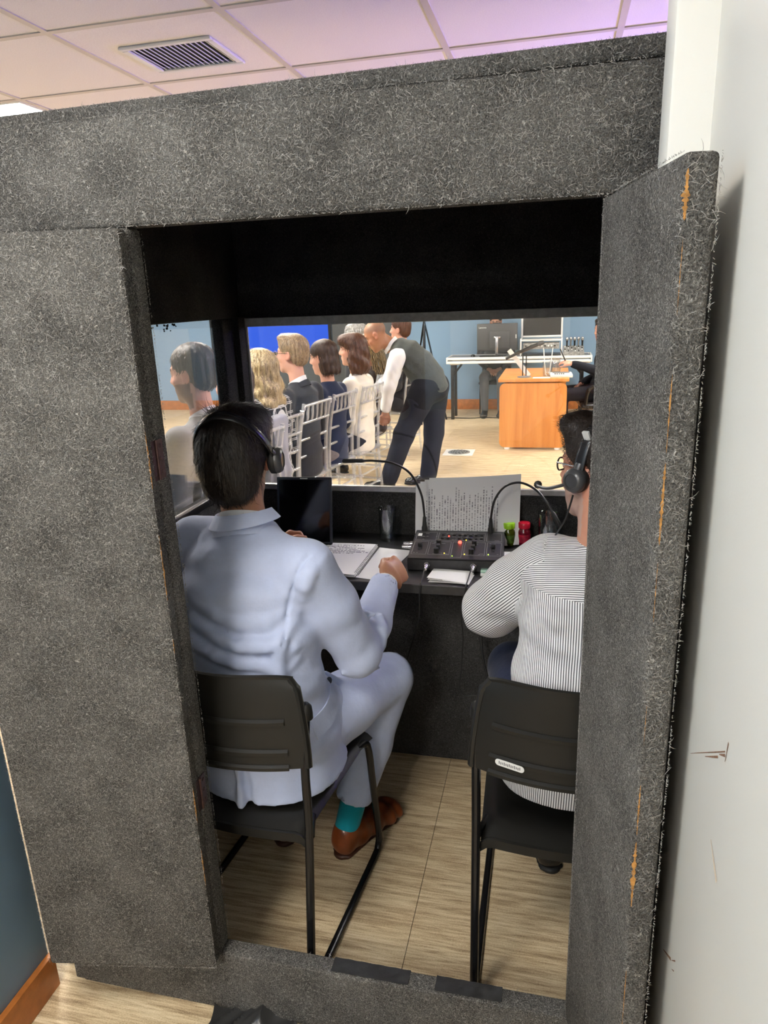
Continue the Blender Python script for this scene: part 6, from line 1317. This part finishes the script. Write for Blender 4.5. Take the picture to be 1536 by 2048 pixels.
# white framed table with black folding legs
wt = thing('white_table', 'white aluminium framed table on black folding legs', 'table', (-0.60, 10.12, 0)); tz = 0.845
MB().box((-0.84, -0.28, tz - 0.018), (1.0, 0.175, tz - 0.004), 0.002).build('table_top', 'mid_grey', wt)
for z0 in (tz - 0.035, tz - 0.085): MB().box((-0.86, -0.305, z0), (1.02, -0.28, z0 + 0.035), 0.006, 2).build('front_rail', 'white_plastic', wt)
MB().box((-0.86, 0.175, tz - 0.085), (1.02, 0.20, tz), 0.006, 2).build('rear_rail', 'white_plastic', wt)
for x in (-0.87, 1.02): MB().box((x, -0.305, tz - 0.085), (x + 0.022, 0.20, tz), 0.006, 2).build('end_rail', 'white_plastic', wt)
for x in (-0.79, 0.92):
    for y in (-0.25, 0.05): 
        MB().box((x - 0.022, y - 0.022, 0), (x + 0.022, y + 0.022, tz - 0.085), 0.003).build('leg', 'black_tube', wt)
    MB().tube([(x, -0.25, tz - 0.25), (x + (0.13 if x < 0 else -0.13), -0.26, tz - 0.09)], 0.014, 6).build('leg_brace', 'black_tube', wt)
    MB().box((x - 0.03, -0.29, tz - 0.10), (x + 0.10, -0.278, tz - 0.06), 0.003).build('bracket', 'silver', wt)
def on_table(name, label, cat, x, y, z=tz, rz=0): return thing(name, label, cat, (x, y, z), rz)
# desktop monitor seen from behind
mo = on_table('computer_monitor', 'black computer monitor seen from behind on the white table', 'monitor', -0.80, 10.02, tz - 0.003)
MB().box((-0.27, -0.02, 0.075), (0.27, 0.02, 0.428), 0.006, 2).build('housing', 'dark_grey', mo); MB().box((-0.10, -0.045, 0.10), (0.17, -0.02, 0.33), 0.008, 2).build('rear_bulge', 'dark_grey', mo)
MB().box((-0.018, -0.075, 0.0), (0.018, -0.055, 0.25), 0.004).build('stand_pole', 'silver', mo); MB().box((-0.04, -0.07, 0.235), (0.05, -0.043, 0.26), 0.004).build('mount', 'silver', mo); MB().box((-0.12, -0.10, 0.0), (0.12, 0.06, 0.010), 0.004).build('stand_base', 'black_satin', mo)
MB().box((-0.262, 0.0195, 0.09), (0.262, 0.0212, 0.42), 0).build('screen', 'tablet_screen', mo); MB().box((-0.055, -0.012, 0.428), (0.055, 0.012, 0.438), 0.003).build('webcam', 'black_plastic', mo)
txt('logo_print', 'Lenovo', 0.034, 'print_white', mo, (-0.195, -0.0205, 0.378), (R_(90), 0, 0), True); MB().box((0.245, -0.0212, 0.23), (0.258, -0.02, 0.28), 0).build('side_label', 'sticker', mo)
ms = MB().lathe([(0.0, 0.0), (0.03, 0.0), (0.032, 0.012), (0.022, 0.028), (0.0, 0.032)], 14, close=False).build('web_camera', 'black_plastic', None, 50, (-1.12, 9.96, tz - 0.003)); tag(ms, 'small black round camera on the left end of the white table', 'camera')
kb = MB().box((-0.16, -0.05, 0), (0.16, 0.05, 0.018), 0.004).build('keyboard', 'black_plastic', None, 35, (-0.86, 9.875, tz - 0.003)); tag(kb, 'black keyboard on the white table before the monitor', 'keyboard')
# flight case with a screen in its lid
fc = on_table('flight_case', 'aluminium edged flight case with black screen lid and gear', 'case', -0.215, 10.12, tz - 0.003)
MB().box((-0.255, 0.06, 0.235), (0.255, 0.10, 0.54), 0.003).build('lid', 'black_satin', fc); MB().box((-0.235, 0.056, 0.255), (0.235, 0.0605, 0.52), 0).build('lid_screen', 'screen_off', fc)
for lo, hi in (((-0.275, 0.045, 0.225), (-0.25, 0.11, 0.555)), ((0.25, 0.045, 0.225), (0.275, 0.11, 0.555)), ((-0.25, 0.045, 0.535), (0.25, 0.11, 0.555)), ((-0.25, 0.045, 0.225), (0.25, 0.11, 0.25))): MB().box(lo, hi, 0.004).build('edge_profile', 'white_alu', fc)
MB().box((-0.26, -0.20, 0.0), (0.26, 0.10, 0.02), 0.002).build('case_floor', 'black_satin', fc)
for x in (-0.275, 0.255): MB().box((x, -0.20, 0.0), (x + 0.02, 0.10, 0.225), 0.003).build('case_side', 'white_alu', fc)
MB().box((-0.255, -0.20, 0.19), (0.255, 0.045, 0.21), 0.003).build('shelf', 'white_alu', fc); MB().box((-0.235, -0.17, 0.085), (0.235, 0.05, 0.165), 0.004).build('receiver_rack', 'gear_grey', fc)
for k in range(10): MB().lathe([(0.012, 0), (0.011, 0.018), (0.0, 0.019)], 10, Matrix.Translation((-0.20 + k * 0.042, -0.17, 0.125)) @ Matrix.Rotation(R_(90), 4, 'X'), close=False).build('rack_knob', 'white_plastic' if k % 3 else 'black_plastic', fc)
# mixing desk and microphone rack to the right of the case
mx = on_table('mixing_desk', 'audio mixing desk with knobs at the right end of the white table', 'mixer', 0.205, 10.08, tz - 0.003)
MB().prism([(-0.18, 0), (0.18, 0), (0.18, 0.10), (-0.18, 0.04)], -0.135, 0.135, Matrix(((0, 0, 1, 0), (1, 0, 0, 0), (0, 1, 0, 0), (0, 0, 0, 1)))).build('body', 'gear_grey', mx, 20)
for r in range(4):
    for c in range(6): MB().lathe([(0.008, 0), (0.007, 0.016), (0, 0.017)], 8, Matrix.Translation((-0.11 + c * 0.044, -0.13 + r * 0.075, 0.048 + r * 0.0125)), close=False).build('mixer_knob', ('white_plastic', 'black_plastic', 'silver')[(r + c) % 3], mx)
for k in range(5):
    x = 0.12 + 0.05 * k; t = thing('wireless_microphone', 'handheld microphone standing on the mixing desk shelf, ' + ('first', 'second', 'third', 'fourth', 'fifth')[k] + ' from the flight case', 'microphone', (x, 10.22 + 0.02 * (k % 2), tz - 0.003), 0, 'standing handheld microphones')
    MB().lathe([(0.012, 0), (0.010, 0.02), (0.012, 0.15), (0.016, 0.17), (0.0, 0.17)], 10, close=False).build('handle', 'silver' if k % 2 else 'black_plastic', t, 60); MB().lathe([(0.016, 0.17), (0.022, 0.19), (0.020, 0.21), (0.0, 0.22)], 10, close=False).build('grille', 'silver', t, 60)
# things on the wooden desk
ZK = 0.7705
dm = thing('desk_microphone', 'black microphone on a round base on the wooden desk', 'microphone', (-0.345, 8.02, ZK))
MB().lathe([(0.075, 0), (0.075, 0.008), (0.03, 0.016), (0.0, 0.017)], 20, close=False).build('base', 'mid_grey', dm, 50)
for x in (-0.018, 0.018): MB().tube([(x, 0, 0.015), (x, 0, 0.25)], 0.006, 8).build('pole', 'black_tube', dm, 60)
MB().tube([(-0.20, -0.02, 0.20), (-0.05, 0, 0.27), (0.07, 0.01, 0.32), (0.14, 0.02, 0.345)], [0.014, 0.017, 0.022, 0.018], 10).build('mic_body', 'black_satin', dm, 60); MB().tube([(0.135, 0.02, 0.343), (0.16, 0.02, 0.355), (0.20, 0.025, 0.366)], [0.02, 0.027, 0.018], 10).build('mic_grille', 'dark_grey', dm, 60)
ps = thing('paper_stand', 'leaning white card behind the desk microphone', 'card', (-0.30, 8.16, ZK)); MB().box((-0.025, -0.003, 0), (0.025, 0.003, 0.36), 0.001, 1, rotm('Y', -38)).build('card', 'paper_plain', ps)
jg = thing('water_jug', 'clear glass of water with straws on the wooden desk', 'glass', (-0.10, 8.12, ZK)); MB().lathe([(0.0, 0), (0.045, 0), (0.05, 0.01), (0.055, 0.15), (0.052, 0.15), (0.046, 0.015), (0, 0.012)], 18, close=False).build('tumbler', 'tumbler', jg, 60)
for s in (-1, 1): MB().tube([(s * 0.02, 0, 0.015), (s * 0.05, 0.02, 0.30)], 0.005, 6).build('straw', 'white_plastic', jg, 60)
jb = thing('glass_jar', 'clear glass jar at the back of the wooden desk', 'glass', (-0.02, 8.45, ZK)); MB().lathe([(0.0, 0), (0.06, 0), (0.065, 0.12), (0.05, 0.15), (0.07, 0.16), (0.066, 0.16), (0.046, 0.15), (0.06, 0.01), (0, 0.01)], 18, close=False).build('jar', 'tumbler', jb, 60)
cp_ = thing('conference_unit', 'white conference microphone unit on the wooden desk', 'console', (0.045, 8.06, ZK), R_(4)); MB().box((-0.115, -0.09, 0), (0.115, 0.09, 0.035), 0.008, 2, rotm('X', 4)).build('housing', 'white_plastic', cp_)
for k in range(5): MB().box((-0.075 + k * 0.022, -0.075, 0.031), (-0.060 + k * 0.022, -0.045, 0.038), 0.002).build('key', 'black_plastic', cp_)
MB().box((-0.09, 0.0, 0.036), (0.09, 0.07, 0.041), 0.003).build('speaker_grille', 'mid_grey', cp_)
sh_ = MB().box((-0.09, -0.05, 0), (0.09, 0.05, 0.002), 0).build('place_card', 'paper_plain', None, 0, (-0.16, 7.95, ZK)); tag(sh_, 'white paper card on the front edge of the wooden desk', 'paper')
ph_ = thing('mobile_phone', 'dark phone held over the wooden desk', 'phone', (0.085, 8.20, 0.925)); MB().box((-0.006, -0.036, 0), (0.006, 0.036, 0.14), 0.004, 2, rotm('Y', -25)).build('body', 'black_satin', ph_); MB().box((0.0058, -0.032, 0.008), (0.0066, 0.032, 0.132), 0, 1, rotm('Y', -25)).build('screen', 'tablet_screen', ph_)
# big screen and dark board
tv = thing('display_screen', 'large blue display screen on a stand behind the audience', 'screen', (-3.49, 8.6, 0))
MB().box((-0.80, -0.02, 1.02), (0.80, 0.05, 1.94), 0.008).build('housing', 'black_satin', tv); MB().box((-0.765, -0.0215, 1.055), (0.765, -0.019, 1.915), 0, 1).build('panel', 'blue_screen', tv, 0)
for x in (-0.3, 0.3): MB().box((x - 0.03, 0.05, 0.05), (x + 0.03, 0.09, 1.5), 0.004).build('post', 'black_tube', tv); MB().box((x - 0.03, -0.30, 0.0), (x + 0.03, 0.35, 0.05), 0.008).build('foot', 'black_tube', tv)
bd = thing('dark_board', 'wide dark grey board standing against the blue wall', 'board', (-3.45, 10.72, 0)); 
for k in range(3): MB().box((-1.15 + k * 0.77, -0.02, 0.0), (-1.15 + (k + 1) * 0.77 - 0.006, 0.03, 2.1), 0.003).build('board_panel', 'board_grey', bd)
ts = thing('light_stand', 'black tripod stand behind the bending man', 'stand', (-1.74, 9.7, 0))
MB().tube([(0, 0, 0.5), (0, 0, 2.0)], 0.016, 8).build('pole', 'black_tube', ts, 60)
for k in range(3): a = 0.5 + k * 2.094; MB().tube([(0, 0, 1.35), (0.30 * math.cos(a), 0.30 * math.sin(a), 0.0)], 0.012, 6).build('leg', 'black_tube', ts, 60)
MB().lathe([(0.09, 2.0), (0.10, 2.02), (0.10, 2.25), (0.0, 2.26)], 14).build('lamp_head', 'black_plastic', ts, 50)
# floor outlets
for (x, y, r, lab) in ((-1.018, 7.676, 0.12, 'round metal floor outlet before the wooden desk'), (-1.015, 6.27, 0.115, 'round perforated floor outlet beside the bending man')):
    t = thing('floor_outlet', lab, 'outlet', (x, y, 0.0003)); MB().box((-r * 1.35, -r * 1.35, 0), (r * 1.35, r * 1.35, 0.002), 0).build('base_plate', 'sticker', t)
    MB().lathe([(r, 0.002), (r, 0.008), (r * 0.93, 0.010), (0, 0.010)], 28, close=False).build('cover', 'grey_alu', t, 40)
    for q in range(3):
        for k in range(4 + 5 * q): a = 2 * math.pi * k / (4 + 5 * q); MB().lathe([(r * 0.09, 0.0102), (0, 0.0104)], 8, Matrix.Translation((r * (0.25 + 0.24 * q) * math.cos(a), r * (0.25 + 0.24 * q) * math.sin(a), 0)), close=False).build('slot', 'void', t)
cable('floor_cable', [(-1.5, 10.0, 0.006), (-1.2, 9.92, 0.006), (-0.9, 9.98, 0.006), (-0.5, 9.9, 0.006), (0.0, 10.0, 0.006)], 0.006, 'black cable lying on the floor under the white table')
